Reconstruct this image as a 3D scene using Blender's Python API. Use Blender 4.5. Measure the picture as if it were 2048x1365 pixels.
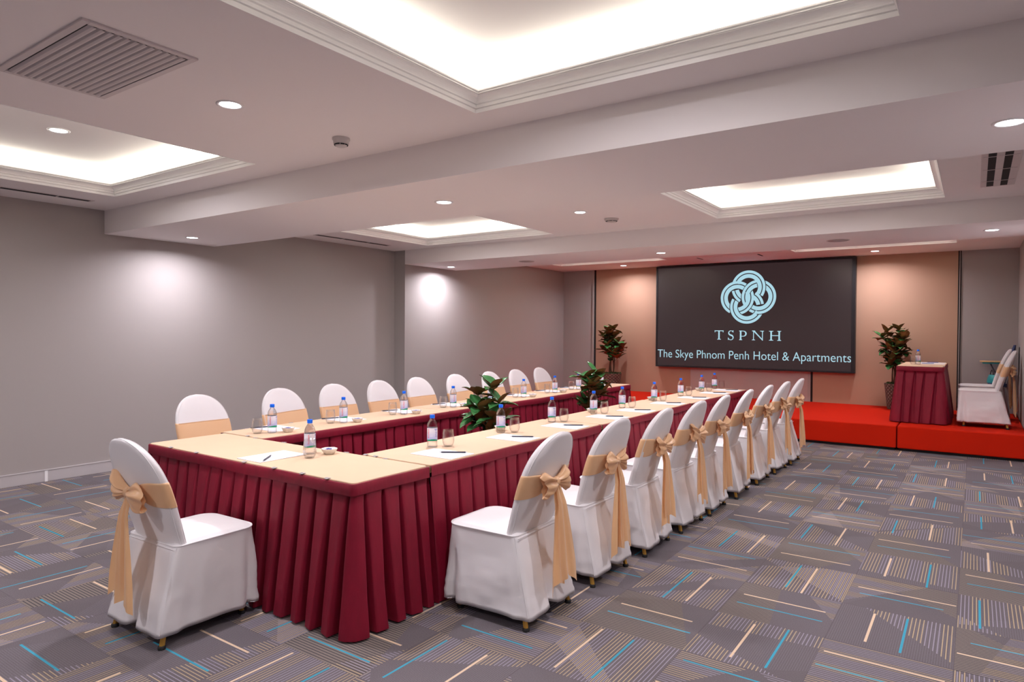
import bpy, math, random
from mathutils import Vector, Matrix, noise

random.seed(7)
PI = math.pi
SC = bpy.context.scene
COL = SC.collection
for _o in list(bpy.data.objects):
    bpy.data.objects.remove(_o)

# ------------------------------------------------------------------ camera
cam = bpy.data.cameras.new('camera')
camo = bpy.data.objects.new('camera', cam)
COL.objects.link(camo)
cr = Vector((0.8208031731, 0.5711822479, 0.0057437492))
cu = Vector((-0.0129161586, 0.0085061496, 0.9998804020))
cf = Vector((-0.5710650785, 0.8207791939, -0.0143593551))
camo.matrix_world = Matrix(((cr.x, cu.x, -cf.x, 0), (cr.y, cu.y, -cf.y, 0), (cr.z, cu.z, -cf.z, 1.49), (0, 0, 0, 1)))
cam.sensor_width = 36.0
cam.lens = 1331.13 / 2048 * 36
cam.clip_start = 0.02
cam.clip_end = 60
SC.camera = camo

# ------------------------------------------------------------------ world and exposure
w = bpy.data.worlds.new('world')
SC.world = w
w.use_nodes = True
w.node_tree.nodes['Background'].inputs[0].default_value = (0.5, 0.5, 0.55, 1)
w.node_tree.nodes['Background'].inputs[1].default_value = 0.02
SC.view_settings.view_transform = 'Standard'
SC.view_settings.look = 'None'
SC.view_settings.gamma = 1
SC.view_settings.use_curve_mapping = False
SC.view_settings.exposure = 0.45
SC.cycles.max_bounces = 8
SC.cycles.diffuse_bounces = 5
SC.cycles.glossy_bounces = 4
SC.cycles.transmission_bounces = 8
SC.cycles.transparent_max_bounces = 8
SC.cycles.sample_clamp_indirect = 4
SC.cycles.caustics_reflective = False
SC.cycles.caustics_refractive = False
SC.cycles.use_denoising = True

DOWN_W = 16.8         # downlight spot power
COVE_W = 5.2         # cove strip power per metre
DOWN_COL = (0.97, 0.92, 1.0)
COVE_COL = (1.0, 0.955, 0.80)

# room dimensions (metres, x right along the stage, y towards the stage)
XL, XP, XR = -7.434, -7.21, 0.52
YN, YB = -3.6, 12.31
Z1, Z2, Z3 = 2.72, 2.727, 2.765
B0 = (-0.96, 0.25, 2.478)
B1 = (3.265, 4.482, 2.477)
B2 = (7.47, 8.69, 2.512)
STH = 0.315
TRAYS = [(-6.54, -4.385, 0.50, 2.965, Z1), (-2.32, -0.255, 0.50, 2.965, Z1),
         (-6.50, -4.385, 4.76, 7.19, Z2), (-2.305, -0.24, 4.76, 7.17, Z2),
         (-6.60, -4.46, 8.98, 11.14, Z3), (-2.335, -0.225, 8.98, 11.12, Z3)]


def spot(parent, loc, power):
    """the lamp's own light: a lambertian disc just under the lens"""
    l = bpy.data.lights.new('lamp', 'AREA')
    l.shape = 'DISK'
    l.size = 0.10
    l.energy = power
    l.color = DOWN_COL
    l.spread = math.radians(160)
    o = bpy.data.objects.new('lamp_light', l)
    COL.objects.link(o)
    o.location = loc
    if parent:
        o.parent = parent
    return o


def strip(loc, length, along, inward):
    """cove LED strip: area light lying behind the moulding lip, shining up and slightly inward"""
    l = bpy.data.lights.new('cove_strip', 'AREA')
    l.shape = 'RECTANGLE'
    l.size = length
    l.size_y = 0.03
    l.energy = COVE_W * length
    l.color = COVE_COL
    o = bpy.data.objects.new('cove_strip_light', l)
    COL.objects.link(o)
    d = Vector((inward[0] * 0.15, inward[1] * 0.15, 1)).normalized()
    xa = Vector((along[0], along[1], 0))
    za = -d
    ya = za.cross(xa).normalized()
    m = Matrix((xa, ya, za)).transposed().to_4x4()
    m.translation = Vector(loc)
    o.matrix_world = m


for (x0, x1, y0, y1, z) in TRAYS:
    d, h = 0.022, 0.105
    strip(((x0 + x1) / 2, y0 + d, z + h), x1 - x0 - 0.2, (1, 0), (0, 1))
    strip(((x0 + x1) / 2, y1 - d, z + h), x1 - x0 - 0.2, (1, 0), (0, -1))
    strip((x0 + d, (y0 + y1) / 2, z + h), y1 - y0 - 0.2, (0, 1), (1, 0))
    strip((x1 - d, (y0 + y1) / 2, z + h), y1 - y0 - 0.2, (0, 1), (-1, 0))


# ------------------------------------------------------------------ helpers
class MB:
    def __init__(s):
        s.v, s.f, s.mi, s.cur = [], [], [], 0

    def face(s, pts):
        n = len(s.v)
        s.v += [tuple(p) for p in pts]
        s.f.append(tuple(range(n, n + len(pts))))
        s.mi.append(s.cur)

    def grid(s, rows, close_u=False, close_v=False, flip=False):
        n = len(s.v)
        R, C_ = len(rows), len(rows[0])
        for r in rows:
            s.v += [tuple(p) for p in r]
        for i in range(R if close_v else R - 1):
            for j in range(C_ if close_u else C_ - 1):
                a = n + i * C_ + j
                b = n + i * C_ + (j + 1) % C_
                c = n + ((i + 1) % R) * C_ + (j + 1) % C_
                d = n + ((i + 1) % R) * C_ + j
                s.f.append((d, c, b, a) if flip else (a, b, c, d))
                s.mi.append(s.cur)

    def box(s, x0, x1, y0, y1, z0, z1):
        n = len(s.v)
        for z in (z0, z1):
            s.v += [(x0, y0, z), (x1, y0, z), (x1, y1, z), (x0, y1, z)]
        for q in ((0, 3, 2, 1), (4, 5, 6, 7), (0, 1, 5, 4), (1, 2, 6, 5), (2, 3, 7, 6), (3, 0, 4, 7)):
            s.f.append(tuple(n + k for k in q))
            s.mi.append(s.cur)

    def tube(s, pts, rad, n=8, cap=True):
        pts = [Vector(p) for p in pts]
        rads = rad if isinstance(rad, (list, tuple)) else [rad] * len(pts)
        rows = []
        up = None
        for i, p in enumerate(pts):
            t = (pts[min(i + 1, len(pts) - 1)] - pts[max(i - 1, 0)]).normalized()
            if up is None:
                up = Vector((0, 0, 1)) if abs(t.z) < .9 else Vector((1, 0, 0))
            a = t.cross(up).normalized()
            up = a.cross(t).normalized()
            rows.append([p + (a * math.cos(k * 2 * PI / n) + up * math.sin(k * 2 * PI / n)) * rads[i] for k in range(n)])
        s.grid(rows, close_u=True)
        if cap:
            s.face(list(reversed(rows[0])))
            s.face(rows[-1])

    def lathe(s, prof, n=24, c=(0, 0, 0), cap0=True, cap1=True):
        rows = [[(c[0] + r * math.cos(k * 2 * PI / n), c[1] + r * math.sin(k * 2 * PI / n), c[2] + z) for k in range(n)] for r, z in prof]
        s.grid(rows, close_u=True)
        if cap0:
            s.face(list(reversed(rows[0])))
        if cap1:
            s.face(rows[-1])

    def mesh(s, name, mats, smooth=False):
        m = bpy.data.meshes.new(name)
        m.from_pydata(s.v, [], s.f)
        for mt in (mats if isinstance(mats, (list, tuple)) else [mats]):
            m.materials.append(mt)
        for p, k in zip(m.polygons, s.mi):
            p.material_index = k
            p.use_smooth = smooth
        m.update()
        return m

    def build(s, name, mats, parent=None, smooth=False, bevel=0, weld=False, loc=None):
        o = bpy.data.objects.new(name, s.mesh(name, mats, smooth))
        COL.objects.link(o)
        if parent:
            o.parent = parent
        if loc:
            o.location = loc
        if weld:
            md = o.modifiers.new('weld', 'WELD')
            md.merge_threshold = 0.0004
        if bevel:
            b = o.modifiers.new('bevel', 'BEVEL')
            b.width = bevel
            b.segments = 2
            b.limit_method = 'ANGLE'
        return o


def tag(o, label=None, cat=None, group=None, kind=None):
    if label:
        o['label'] = label
    if cat:
        o['category'] = cat
    if group:
        o['group'] = group
    if kind:
        o['kind'] = kind
    return o


def empty(name, loc=(0, 0, 0), rz=0, label=None, cat=None, group=None):
    o = bpy.data.objects.new(name, None)
    o.empty_display_size = 0.1
    COL.objects.link(o)
    o.location = loc
    o.rotation_euler = (0, 0, rz)
    return tag(o, label, cat, group)


KIDS = {}


def copy_tree(o, parent=None):
    c = o.copy()
    COL.objects.link(c)
    if parent:
        c.parent = parent
    for ch in o.children:
        copy_tree(ch, c)
    return c


def nz(x, y, z=0.0, s=1.0):
    return noise.noise(Vector((x * s, y * s, z * s)))


# ------------------------------------------------------------------ materials
class S:
    """tiny expression wrapper around math nodes"""
    nt = None

    def __init__(s, v):
        s.v = v

    @staticmethod
    def op(kind, *a):
        n = S.nt.nodes.new('ShaderNodeMath')
        n.operation = kind
        for i, q in enumerate(a):
            if isinstance(q, S):
                S.nt.links.new(q.v, n.inputs[i])
            else:
                n.inputs[i].default_value = q
        return S(n.outputs[0])

    def __add__(a, b): return S.op('ADD', a, b)
    def __sub__(a, b): return S.op('SUBTRACT', a, b)
    def __rsub__(a, b): return S.op('SUBTRACT', b, a)
    def __mul__(a, b): return S.op('MULTIPLY', a, b)
    def __radd__(a, b): return S.op('ADD', a, b)
    def __rmul__(a, b): return S.op('MULTIPLY', a, b)
    def floor(a): return S.op('FLOOR', a)
    def fract(a): return S.op('FRACT', a)
    def abs(a): return S.op('ABSOLUTE', a)
    def gt(a, b): return S.op('GREATER_THAN', a, b)
    def lt(a, b): return S.op('LESS_THAN', a, b)


def lin(r, g, b):
    f = lambda c: (c / 255 / 12.92) if c / 255 <= 0.04045 else ((c / 255 + 0.055) / 1.055) ** 2.4
    return (f(r), f(g), f(b), 1)


def newmat(name):
    m = bpy.data.materials.new(name)
    m.use_nodes = True
    nt = m.node_tree
    return m, nt, nt.nodes['Principled BSDF']


def mat(name, col, rough=0.6, metal=0.0, var=0.0, vscale=8.0, bump=0.0, bscale=60.0, sheen=0.0, trans=0.0, ior=1.45, coat=0.0, emit=None, estr=0.0, spec=0.5, stretch=None):
    m, nt, b = newmat(name)
    c = tuple(col[:3]) + (1,)
    b.inputs['Base Color'].default_value = c
    b.inputs['Roughness'].default_value = rough
    b.inputs['Metallic'].default_value = metal
    b.inputs['IOR'].default_value = ior
    b.inputs['Specular IOR Level'].default_value = spec
    b.inputs['Transmission Weight'].default_value = trans
    b.inputs['Coat Weight'].default_value = coat
    b.inputs['Sheen Weight'].default_value = sheen
    if emit:
        b.inputs['Emission Color'].default_value = tuple(emit[:3]) + (1,)
        b.inputs['Emission Strength'].default_value = estr
    tc = nt.nodes.new('ShaderNodeTexCoord')
    src = tc.outputs['Object']
    if stretch:
        mp = nt.nodes.new('ShaderNodeMapping')
        mp.inputs['Scale'].default_value = stretch
        nt.links.new(src, mp.inputs[0])
        src = mp.outputs[0]
    if var:
        n = nt.nodes.new('ShaderNodeTexNoise')
        n.inputs['Scale'].default_value = vscale
        n.inputs['Detail'].default_value = 4
        nt.links.new(src, n.inputs['Vector'])
        r = nt.nodes.new('ShaderNodeValToRGB')
        r.color_ramp.elements[0].position = 0.3
        r.color_ramp.elements[1].position = 0.7
        r.color_ramp.elements[0].color = tuple(x * (1 - var) for x in c[:3]) + (1,)
        r.color_ramp.elements[1].color = tuple(min(1, x * (1 + var)) for x in c[:3]) + (1,)
        nt.links.new(n.outputs[0], r.inputs[0])
        nt.links.new(r.outputs[0], b.inputs['Base Color'])
    if bump:
        n = nt.nodes.new('ShaderNodeTexNoise')
        n.inputs['Scale'].default_value = bscale
        n.inputs['Detail'].default_value = 5
        nt.links.new(src, n.inputs['Vector'])
        bp = nt.nodes.new('ShaderNodeBump')
        bp.inputs['Strength'].default_value = bump
        bp.inputs['Distance'].default_value = 0.01
        nt.links.new(n.outputs[0], bp.inputs['Height'])
        nt.links.new(bp.outputs[0], b.inputs['Normal'])
    return m


def glassmat(name, col, ior, share=0.25):
    """thin clear wall: mostly straight-through, a share refracts, Fresnel reflection on top"""
    m, nt, b = newmat(name)
    nt.nodes.remove(b)
    g = nt.nodes.new('ShaderNodeBsdfGlass')
    g.inputs['Color'].default_value = tuple(col[:3]) + (1,)
    g.inputs['IOR'].default_value = ior
    g.inputs['Roughness'].default_value = 0
    t = nt.nodes.new('ShaderNodeBsdfTransparent')
    t.inputs['Color'].default_value = tuple(col[:3]) + (1,)
    mx = nt.nodes.new('ShaderNodeMixShader')
    mx.inputs[0].default_value = 1 - share
    nt.links.new(g.outputs[0], mx.inputs[1])
    nt.links.new(t.outputs[0], mx.inputs[2])
    gl = nt.nodes.new('ShaderNodeBsdfGlossy')
    gl.inputs['Roughness'].default_value = 0.04
    lw = nt.nodes.new('ShaderNodeLayerWeight')
    lw.inputs['Blend'].default_value = 0.12
    m2 = nt.nodes.new('ShaderNodeMixShader')
    nt.links.new(lw.outputs['Facing'], m2.inputs[0])
    nt.links.new(mx.outputs[0], m2.inputs[1])
    nt.links.new(gl.outputs[0], m2.inputs[2])
    nt.links.new(m2.outputs[0], nt.nodes['Material Output'].inputs[0])
    return m


M = {}
M['ceiling'] = mat('ceiling_paint', (0.88, 0.84, 0.84), 0.9, bump=0.02, bscale=200)
M['beam'] = M['ceiling']
M['moulding'] = mat('moulding_paint', (0.93, 0.92, 0.92), 0.5)
M['wall'] = mat('wall_paint_warm_grey', (0.385, 0.352, 0.342), 0.8, bump=0.04, bscale=150)
M['wall_tan'] = mat('wall_panel_tan', (0.45, 0.275, 0.190), 0.75, bump=0.05, bscale=250)
M['wall_lilac'] = mat('wall_panel_grey', (0.50, 0.42, 0.40), 0.75)
M['baseboard'] = mat('baseboard_paint', (0.52, 0.49, 0.50), 0.5)
M['gap'] = mat('dark_gap', (0.012, 0.011, 0.012), 0.8)
M['edge'] = mat('panel_edge_strip', (0.42, 0.37, 0.35), 0.4)
M['stage'] = mat('red_stage_carpet', (0.53, 0.016, 0.004), 0.95, var=0.06, vscale=300, bump=0.15, bscale=400, spec=0.1)
M['cover'] = mat('white_chair_cloth', (0.80, 0.775, 0.775), 0.42, bump=0.12, bscale=9, sheen=0.2, spec=0.4)
M['gold'] = mat('gold_chair_leg', (0.55, 0.31, 0.06), 0.35, metal=0.6)
M['rubber'] = mat('black_rubber', (0.015, 0.015, 0.015), 0.6)
M['skirt'] = mat('burgundy_table_skirt', (0.185, 0.0042, 0.020), 0.55, var=0.08, vscale=30, bump=0.1, bscale=40, sheen=0.0, spec=0.3, stretch=(1, 1, 0.3))
M['top'] = mat('cream_table_topper', (0.66, 0.465, 0.305), 0.7, var=0.02, vscale=5, bump=0.15, bscale=5)
M['paper'] = mat('white_paper', (0.84, 0.85, 0.90), 0.6)
M['pen'] = mat('dark_blue_pen', (0.012, 0.014, 0.035), 0.35)
M['penmetal'] = mat('pen_tip_metal', (0.6, 0.6, 0.62), 0.25, metal=1)
M['penblue'] = mat('blue_pen', (0.01, 0.02, 0.22), 0.35)
M['cap'] = mat('blue_bottle_cap', (0.0, 0.14, 0.85), 0.4)
M['bottle'] = glassmat('clear_bottle', (0.97, 0.97, 0.98), 1.33, 0.35)
M['glass'] = glassmat('clear_glass', (0.98, 0.98, 0.98), 1.1, 0.10)
M['bowl'] = mat('white_porcelain', (0.8, 0.78, 0.74), 0.2, coat=0.4)
M['candy_blue'] = mat('blue_sweet_wrapper', (0.03, 0.04, 0.30), 0.3)
M['candy_white'] = mat('white_sweet_wrapper', (0.75, 0.75, 0.8), 0.3)
M['candy_red'] = mat('red_sweet_wrapper', (0.5, 0.02, 0.04), 0.3)
M['clip'] = mat('clear_plastic_clip', (0.45, 0.42, 0.42), 0.25)
M['leaf'] = mat('glossy_green_leaf', (0.042, 0.165, 0.048), 0.22, var=0.35, vscale=12, coat=0.3)
M['leaf_under'] = mat('brown_leaf_underside', (0.20, 0.075, 0.02), 0.7, var=0.3, vscale=10)
M['bud'] = mat('yellow_green_bud', (0.42, 0.40, 0.05), 0.5)
M['stem'] = mat('brown_stem', (0.075, 0.035, 0.02), 0.8, bump=0.3, bscale=60)
M['moss'] = mat('dark_green_moss', (0.02, 0.055, 0.015), 0.95, var=0.4, vscale=60)
M['lens'] = mat('lamp_lens', (1, 1, 1), 0.5, emit=(1.0, 0.96, 1.0), estr=14)
M['trimring'] = mat('white_trim_ring', (0.85, 0.84, 0.85), 0.4)
M['plastic'] = mat('white_plastic', (0.62, 0.58, 0.57), 0.45)
M['vent'] = mat('vent_metal', (0.66, 0.60, 0.60), 0.5)
M['ventdark'] = mat('vent_shadow', (0.03, 0.028, 0.03), 0.9)
M['ventblack'] = mat('vent_slot_black', (0.006, 0.006, 0.007), 0.8)
M['grille'] = mat('speaker_grille', (0.50, 0.44, 0.44), 0.6, bump=0.4, bscale=900)
M['screenframe'] = mat('black_screen_frame', (0.012, 0.012, 0.016), 0.4)
M['screen'] = mat('screen_glass', (0.012, 0.010, 0.011), 0.32, emit=lin(60, 46, 48), estr=0.42)
M['sign'] = mat('screen_pale_blue', (0.02, 0.02, 0.02), 0.5, emit=lin(172, 216, 230), estr=0.72)
M['navy'] = mat('navy_upholstery', (0.03, 0.045, 0.13), 0.7)
M['teal'] = mat('teal_plastic', (0.03, 0.30, 0.32), 0.4)
M['wood'] = mat('pale_wood', (0.62, 0.40, 0.20), 0.45, var=0.15, vscale=12, stretch=(1, 12, 1))
M['chrome'] = mat('grey_metal', (0.35, 0.35, 0.37), 0.3, metal=0.9)
M['black'] = mat('black_plastic', (0.012, 0.012, 0.014), 0.5)


def satin(name, col):
    m, nt, b = newmat(name)
    b.inputs['Base Color'].default_value = tuple(col) + (1,)
    b.inputs['Roughness'].default_value = 0.33
    b.inputs['Sheen Weight'].default_value = 0.3
    b.inputs['Anisotropic'].default_value = 0.4
    tr = nt.nodes.new('ShaderNodeBsdfTranslucent')
    tr.inputs['Color'].default_value = (col[0], col[1] * 0.92, col[2] * 0.8, 1)
    mx = nt.nodes.new('ShaderNodeMixShader')
    mx.inputs[0].default_value = 0.22
    nt.links.new(b.outputs[0], mx.inputs[1])
    nt.links.new(tr.outputs[0], mx.inputs[2])
    nt.links.new(mx.outputs[0], nt.nodes['Material Output'].inputs[0])
    return m


M['sash'] = satin('peach_satin', (0.90, 0.58, 0.32))
M['tail'] = satin('peach_organza', (0.88, 0.56, 0.30))


def carpet():
    m, nt, b = newmat('patterned_carpet_tiles')
    S.nt = nt
    geo = nt.nodes.new('ShaderNodeNewGeometry')
    sep = nt.nodes.new('ShaderNodeSeparateXYZ')
    nt.links.new(geo.outputs['Position'], sep.inputs[0])
    T = 0.5245
    X = (S(sep.outputs[0]) + 0.06) * (1 / T)
    Y = (S(sep.outputs[1]) - 3.53) * (1 / T)
    i, j = X.floor(), Y.floor()
    fx, fy = X.fract(), Y.fract()
    odd = ((i + j) * 0.5).fract().gt(0.25)

    def rnd(k):
        wn = nt.nodes.new('ShaderNodeTexWhiteNoise')
        wn.noise_dimensions = '3D'
        cb = nt.nodes.new('ShaderNodeCombineXYZ')
        nt.links.new((i + 0.5).v, cb.inputs[0])
        nt.links.new((j + 0.5).v, cb.inputs[1])
        cb.inputs[2].default_value = k + 0.5
        nt.links.new(cb.outputs[0], wn.inputs['Vector'])
        sc = nt.nodes.new('ShaderNodeSeparateColor')
        nt.links.new(wn.outputs['Color'], sc.inputs[0])
        return S(sc.outputs[0]), S(sc.outputs[1]), S(sc.outputs[2])

    r1, r2, r3 = rnd(1)
    r4, r5, r6 = rnd(2)
    r7, r8, r9 = rnd(3)
    mix = lambda a, b_, t: a + (b_ - a) * t
    u0 = mix(fy, fx, odd)
    v0 = mix(fx, fy, odd)
    u = mix(u0, 1 - u0, r1.gt(0.5))
    v = mix(v0, 1 - v0, r2.gt(0.5))
    # colours helper
    def cmix(fac, a, b_):
        n = nt.nodes.new('ShaderNodeMix')
        n.data_type = 'RGBA'
        if isinstance(fac, S):
            nt.links.new(fac.v, n.inputs[0])
        else:
            n.inputs[0].default_value = fac
        for q, idx in ((a, 6), (b_, 7)):
            if isinstance(q, tuple):
                n.inputs[idx].default_value = q
            else:
                nt.links.new(q, n.inputs[idx])
        return n.outputs[2]

    sn = nt.nodes.new('ShaderNodeTexNoise')
    sn.inputs['Scale'].default_value = 230
    sn.inputs['Detail'].default_value = 3
    nt.links.new(geo.outputs['Position'], sn.inputs['Vector'])
    speck = S(sn.outputs[0])
    GREY, GREY2 = (0.100, 0.087, 0.095, 1), (0.145, 0.127, 0.138, 1)
    BEIGE, LILAC = (0.40, 0.31, 0.20, 1), (0.27, 0.245, 0.30, 1)
    OLIVE, DARK = (0.190, 0.160, 0.145, 1), (0.055, 0.048, 0.056, 1)
    CREAM, TEAL = (0.66, 0.50, 0.35, 1), (0.05, 0.30, 0.42, 1)
    col = cmix(speck, GREY, GREY2)
    # fine ribbing in part of the tile
    rib = (u * 52).fract().gt(0.62) * (v + u * 0.6).lt(0.55 + r3 * 0.8) 
    col = cmix(rib * 0.16, col, LILAC)
    # wedge A: beige/lilac fine stripes, bounded by a slanted edge
    edgeA = v - (r4 * 1.1 + 0.08) - (u - 0.5) * (r5 * 2.6 - 1.3)
    wA = edgeA.gt(0)
    sA = (u * 30).fract()
    lineA = sA.lt(0.27)
    alt = (u * 3.3 + r6).fract().gt(0.45)
    # some tiles show the wedge as an olive ground with dark lines
    oliv = r7.gt(0.45)
    cA = cmix(alt, LILAC, BEIGE)
    colA = cmix(lineA, col, cA)
    colO = cmix(sA.lt(0.30), OLIVE, DARK)
    useO = oliv * (1 - odd * 0.75).gt(0.5)
    colW = cmix(useO, colA, colO)
    col = cmix(wA, col, colW)
    # wedge B, opposite corner
    edgeB = (1 - v) - (r8 * 1.2 + 0.25) - (0.5 - u) * (r9 * 2.4 - 1.2)
    wB = edgeB.gt(0)
    lineB = (u * 30 + 0.5).fract().lt(0.25)
    colB = cmix(lineB, col, cmix(1 - alt, LILAC, BEIGE))
    col = cmix(wB, col, colB)
    # thick cream and teal lines along the tile
    cpos = 0.20 + r6 * 0.22
    tpos = 0.55 + r9 * 0.30
    cl = (u - cpos).abs().lt(0.0115) * v.gt(0.04 + r8 * 0.10) * v.lt(1.0 - r3 * 0.12)
    tl = (u - tpos).abs().lt(0.0105) * v.gt(r7 * 0.12) * v.lt(0.94 - r5 * 0.06)
    col = cmix(cl, col, CREAM)
    col = cmix(tl, col, TEAL)
    # tile joints
    j1 = (fx - 0.5).abs().gt(0.497)
    j2 = (fy - 0.5).abs().gt(0.497)
    col = cmix(S.op('MAXIMUM', j1, j2) * 0.45, col, DARK)
    mul = nt.nodes.new('ShaderNodeMix')
    mul.data_type = 'RGBA'
    mul.blend_type = 'MULTIPLY'
    mul.inputs[0].default_value = 0.5
    nt.links.new(col, mul.inputs[6])
    nt.links.new((speck * 1.1 + 0.45).v, mul.inputs[7])
    nt.links.new(mul.outputs[2], b.inputs['Base Color'])
    b.inputs['Roughness'].default_value = 0.95
    b.inputs['Specular IOR Level'].default_value = 0.15
    bp = nt.nodes.new('ShaderNodeBump')
    bp.inputs['Strength'].default_value = 0.35
    bp.inputs['Distance'].default_value = 0.004
    nt.links.new(speck.v, bp.inputs['Height'])
    nt.links.new(bp.outputs[0], b.inputs['Normal'])
    return m


def label_mat():
    m, nt, b = newmat('bottle_label_print')
    S.nt = nt
    tc = nt.nodes.new('ShaderNodeTexCoord')
    sep = nt.nodes.new('ShaderNodeSeparateXYZ')
    nt.links.new(tc.outputs['Object'], sep.inputs[0])
    x, y, z = (S(o) for o in sep.outputs)
    ang = S.op('ARCTAN2', y, x)
    wave = S.op('SINE', ang * 2.0) * 0.0035

    def cmix(fac, a, b_):
        n = nt.nodes.new('ShaderNodeMix')
        n.data_type = 'RGBA'
        nt.links.new(fac.v, n.inputs[0])
        for q, idx in ((a, 6), (b_, 7)):
            if isinstance(q, tuple):
                n.inputs[idx].default_value = q
            else:
                nt.links.new(q, n.inputs[idx])
        return n.outputs[2]
    t = S.op('MULTIPLY_ADD', z, -14.0, 1.45)
    t = S.op('MINIMUM', S.op('MAXIMUM', t, 0.0), 1.0)
    col = cmix(t, (0.80, 0.78, 0.86, 1), (0.30, 0.36, 0.78, 1))
    n = nt.nodes.new('ShaderNodeTexNoise')
    n.inputs['Scale'].default_value = 45
    nt.links.new(tc.outputs['Object'], n.inputs['Vector'])
    col = cmix(S(n.outputs[0]).gt(0.60) * t, col, (0.82, 0.82, 0.9, 1))
    col = cmix((z + wave).lt(0.0505), col, (0.0, 0.30, 0.15, 1))
    nt.links.new(col, b.inputs['Base Color'])
    b.inputs['Roughness'].default_value = 0.35
    return m


def basket_mat():
    m, nt, b = newmat('woven_basket_pot')
    tc = nt.nodes.new('ShaderNodeTexCoord')
    S.nt = nt
    sep = nt.nodes.new('ShaderNodeSeparateXYZ')
    nt.links.new(tc.outputs['Object'], sep.inputs[0])
    x, y, z = (S(o) for o in sep.outputs)
    ang = S.op('ARCTAN2', y, x)
    a = S.op('SINE', ang * 16.0)
    c = S.op('SINE', z * 110.0)
    h = S.op('ABSOLUTE', a * 0.5 + c * 0.5)
    r = nt.nodes.new('ShaderNodeValToRGB')
    r.color_ramp.elements[0].color = (0.05, 0.028, 0.022, 1)
    r.color_ramp.elements[1].color = (0.24, 0.16, 0.135, 1)
    nt.links.new(h.v, r.inputs[0])
    nt.links.new(r.outputs[0], b.inputs['Base Color'])
    b.inputs['Roughness'].default_value = 0.7
    bp = nt.nodes.new('ShaderNodeBump')
    bp.inputs['Strength'].default_value = 0.8
    bp.inputs['Distance'].default_value = 0.01
    nt.links.new(h.v, bp.inputs['Height'])
    nt.links.new(bp.outputs[0], b.inputs['Normal'])
    return m


M['carpet'] = carpet()
M['label'] = label_mat()
M['basket'] = basket_mat()
M['labelred'] = mat('label_red_lettering', (0.75, 0.02, 0.06), 0.5)
M['labelblue'] = mat('label_blue_print', (0.10, 0.10, 0.45), 0.5)


# ------------------------------------------------------------------ room shell
def struct(name, mb, m, **k):
    o = mb.build(name, m, **k)
    o['kind'] = 'structure'
    return o


mb = MB(); mb.box(XL - .2, XR + .2, YN - .2, YB + .2, -0.12, 0)
struct('floor', mb, M['carpet'])
mb = MB()
mb.box(XL - .2, XL, YN - .2, YB + .2, 0, 3.1)
mb.box(XL, XP, B2[0], YB + .2, 0, 3.1)
struct('wall_left', mb, M['wall'])
mb = MB(); mb.box(XR, XR + .2, YN - .2, YB + .2, 0, 3.1)
struct('wall_right', mb, M['wall'])
mb = MB(); mb.box(XL, XR, YB, YB + .2, 0, 3.1)
struct('wall_back', mb, M['wall'])
mb = MB(); mb.box(XL, XR, YN - .2, YN, 0, 3.1)
struct('wall_front', mb, M['wall'])

# baseboards
mb = MB()
mb.box(XL, XL + .012, YN, B2[0], 0, .107)
mb.box(XL, XL + .016, YN, B2[0], .107, .117)
mb.box(XL + .012, XP, B2[0] - .012, B2[0], 0, .107)
mb.box(XL + .012, XP, B2[0] - .016, B2[0], .107, .117)
struct('baseboard_left', mb, M['baseboard'], bevel=.002)
mb = MB()
mb.box(XP, XP + .012, B2[0] - .012, YB, 0, .107)
mb.box(XP, XP + .016, B2[0] - .016, YB, .107, .117)
struct('baseboard_pillar', mb, M['baseboard'], bevel=.002)
mb = MB()
mb.box(XR - .012, XR, YN, 9.7, 0, .117)
struct('baseboard_right', mb, M['baseboard'])
# small junction piece on the left baseboard
mb = MB(); mb.box(XL + .012, XL + .017, 2.71, 2.735, 0.0, .105)
struct('trim_1', mb, M['moulding'])

# ceiling: bays pierced by the trays, with dropped beams between
mb = MB()
TOP = 3.1


def bay(x0, x1, y0, y1, z, holes):
    """slab with rectangular holes that share the same y range"""
    h = holes
    ya, yb = h[0][2], h[0][3]
    ya = min(q[2] for q in h); yb = max(q[3] for q in h)
    mb.box(x0, x1, y0, ya, z, z + .02)
    mb.box(x0, x1, yb, y1, z, z + .02)
    xs = [x0]
    for q in h:
        xs += [q[0], q[1]]
    xs.append(x1)
    for k in range(0, len(xs), 2):
        mb.box(xs[k], xs[k + 1], ya, yb, z, z + .02)
    for q in h:
        if q[3] < yb:
            mb.box(q[0], q[1], q[3], yb, z, z + .02)


mb.box(XL, XR, YN, B0[0], Z1, Z1 + .02)
mb.box(XL, XR, B0[0], B0[1], B0[2], TOP)
bay(XL, XR, B0[1], B1[0], Z1, [TRAYS[0], TRAYS[1]])
mb.box(XL, XR, B1[0], B1[1], B1[2], TOP)
bay(XL, XR, B1[1], B2[0], Z2, [TRAYS[2], TRAYS[3]])
mb.box(XP, XR, B2[0], B2[1], B2[2], TOP)
bay(XP, XR, B2[1], YB, Z3, [TRAYS[4], TRAYS[5]])
# cavities above the trays
for (x0, x1, y0, y1, z) in TRAYS:
    g = 0.03
    zu = z + 0.205
    a0, a1, b0, b1 = x0 - g, x1 + g, y0 - g, y1 + g
    mb.box(a0 - .02, a1 + .02, b0 - .02, b1 + .02, zu, zu + .02)
    mb.box(a0 - .02, a0, b0, b1, z + .02, zu)
    mb.box(a1, a1 + .02, b0, b1, z + .02, zu)
    mb.box(a0 - .02, a1 + .02, b0 - .02, b0, z + .02, zu)
    mb.box(a0 - .02, a1 + .02, b1, b1 + .02, z + .02, zu)
mb.box(XL - .2, XR + .2, YN - .2, YB + .2, TOP, TOP + .1)
struct('ceiling', mb, M['ceiling'])

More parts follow.
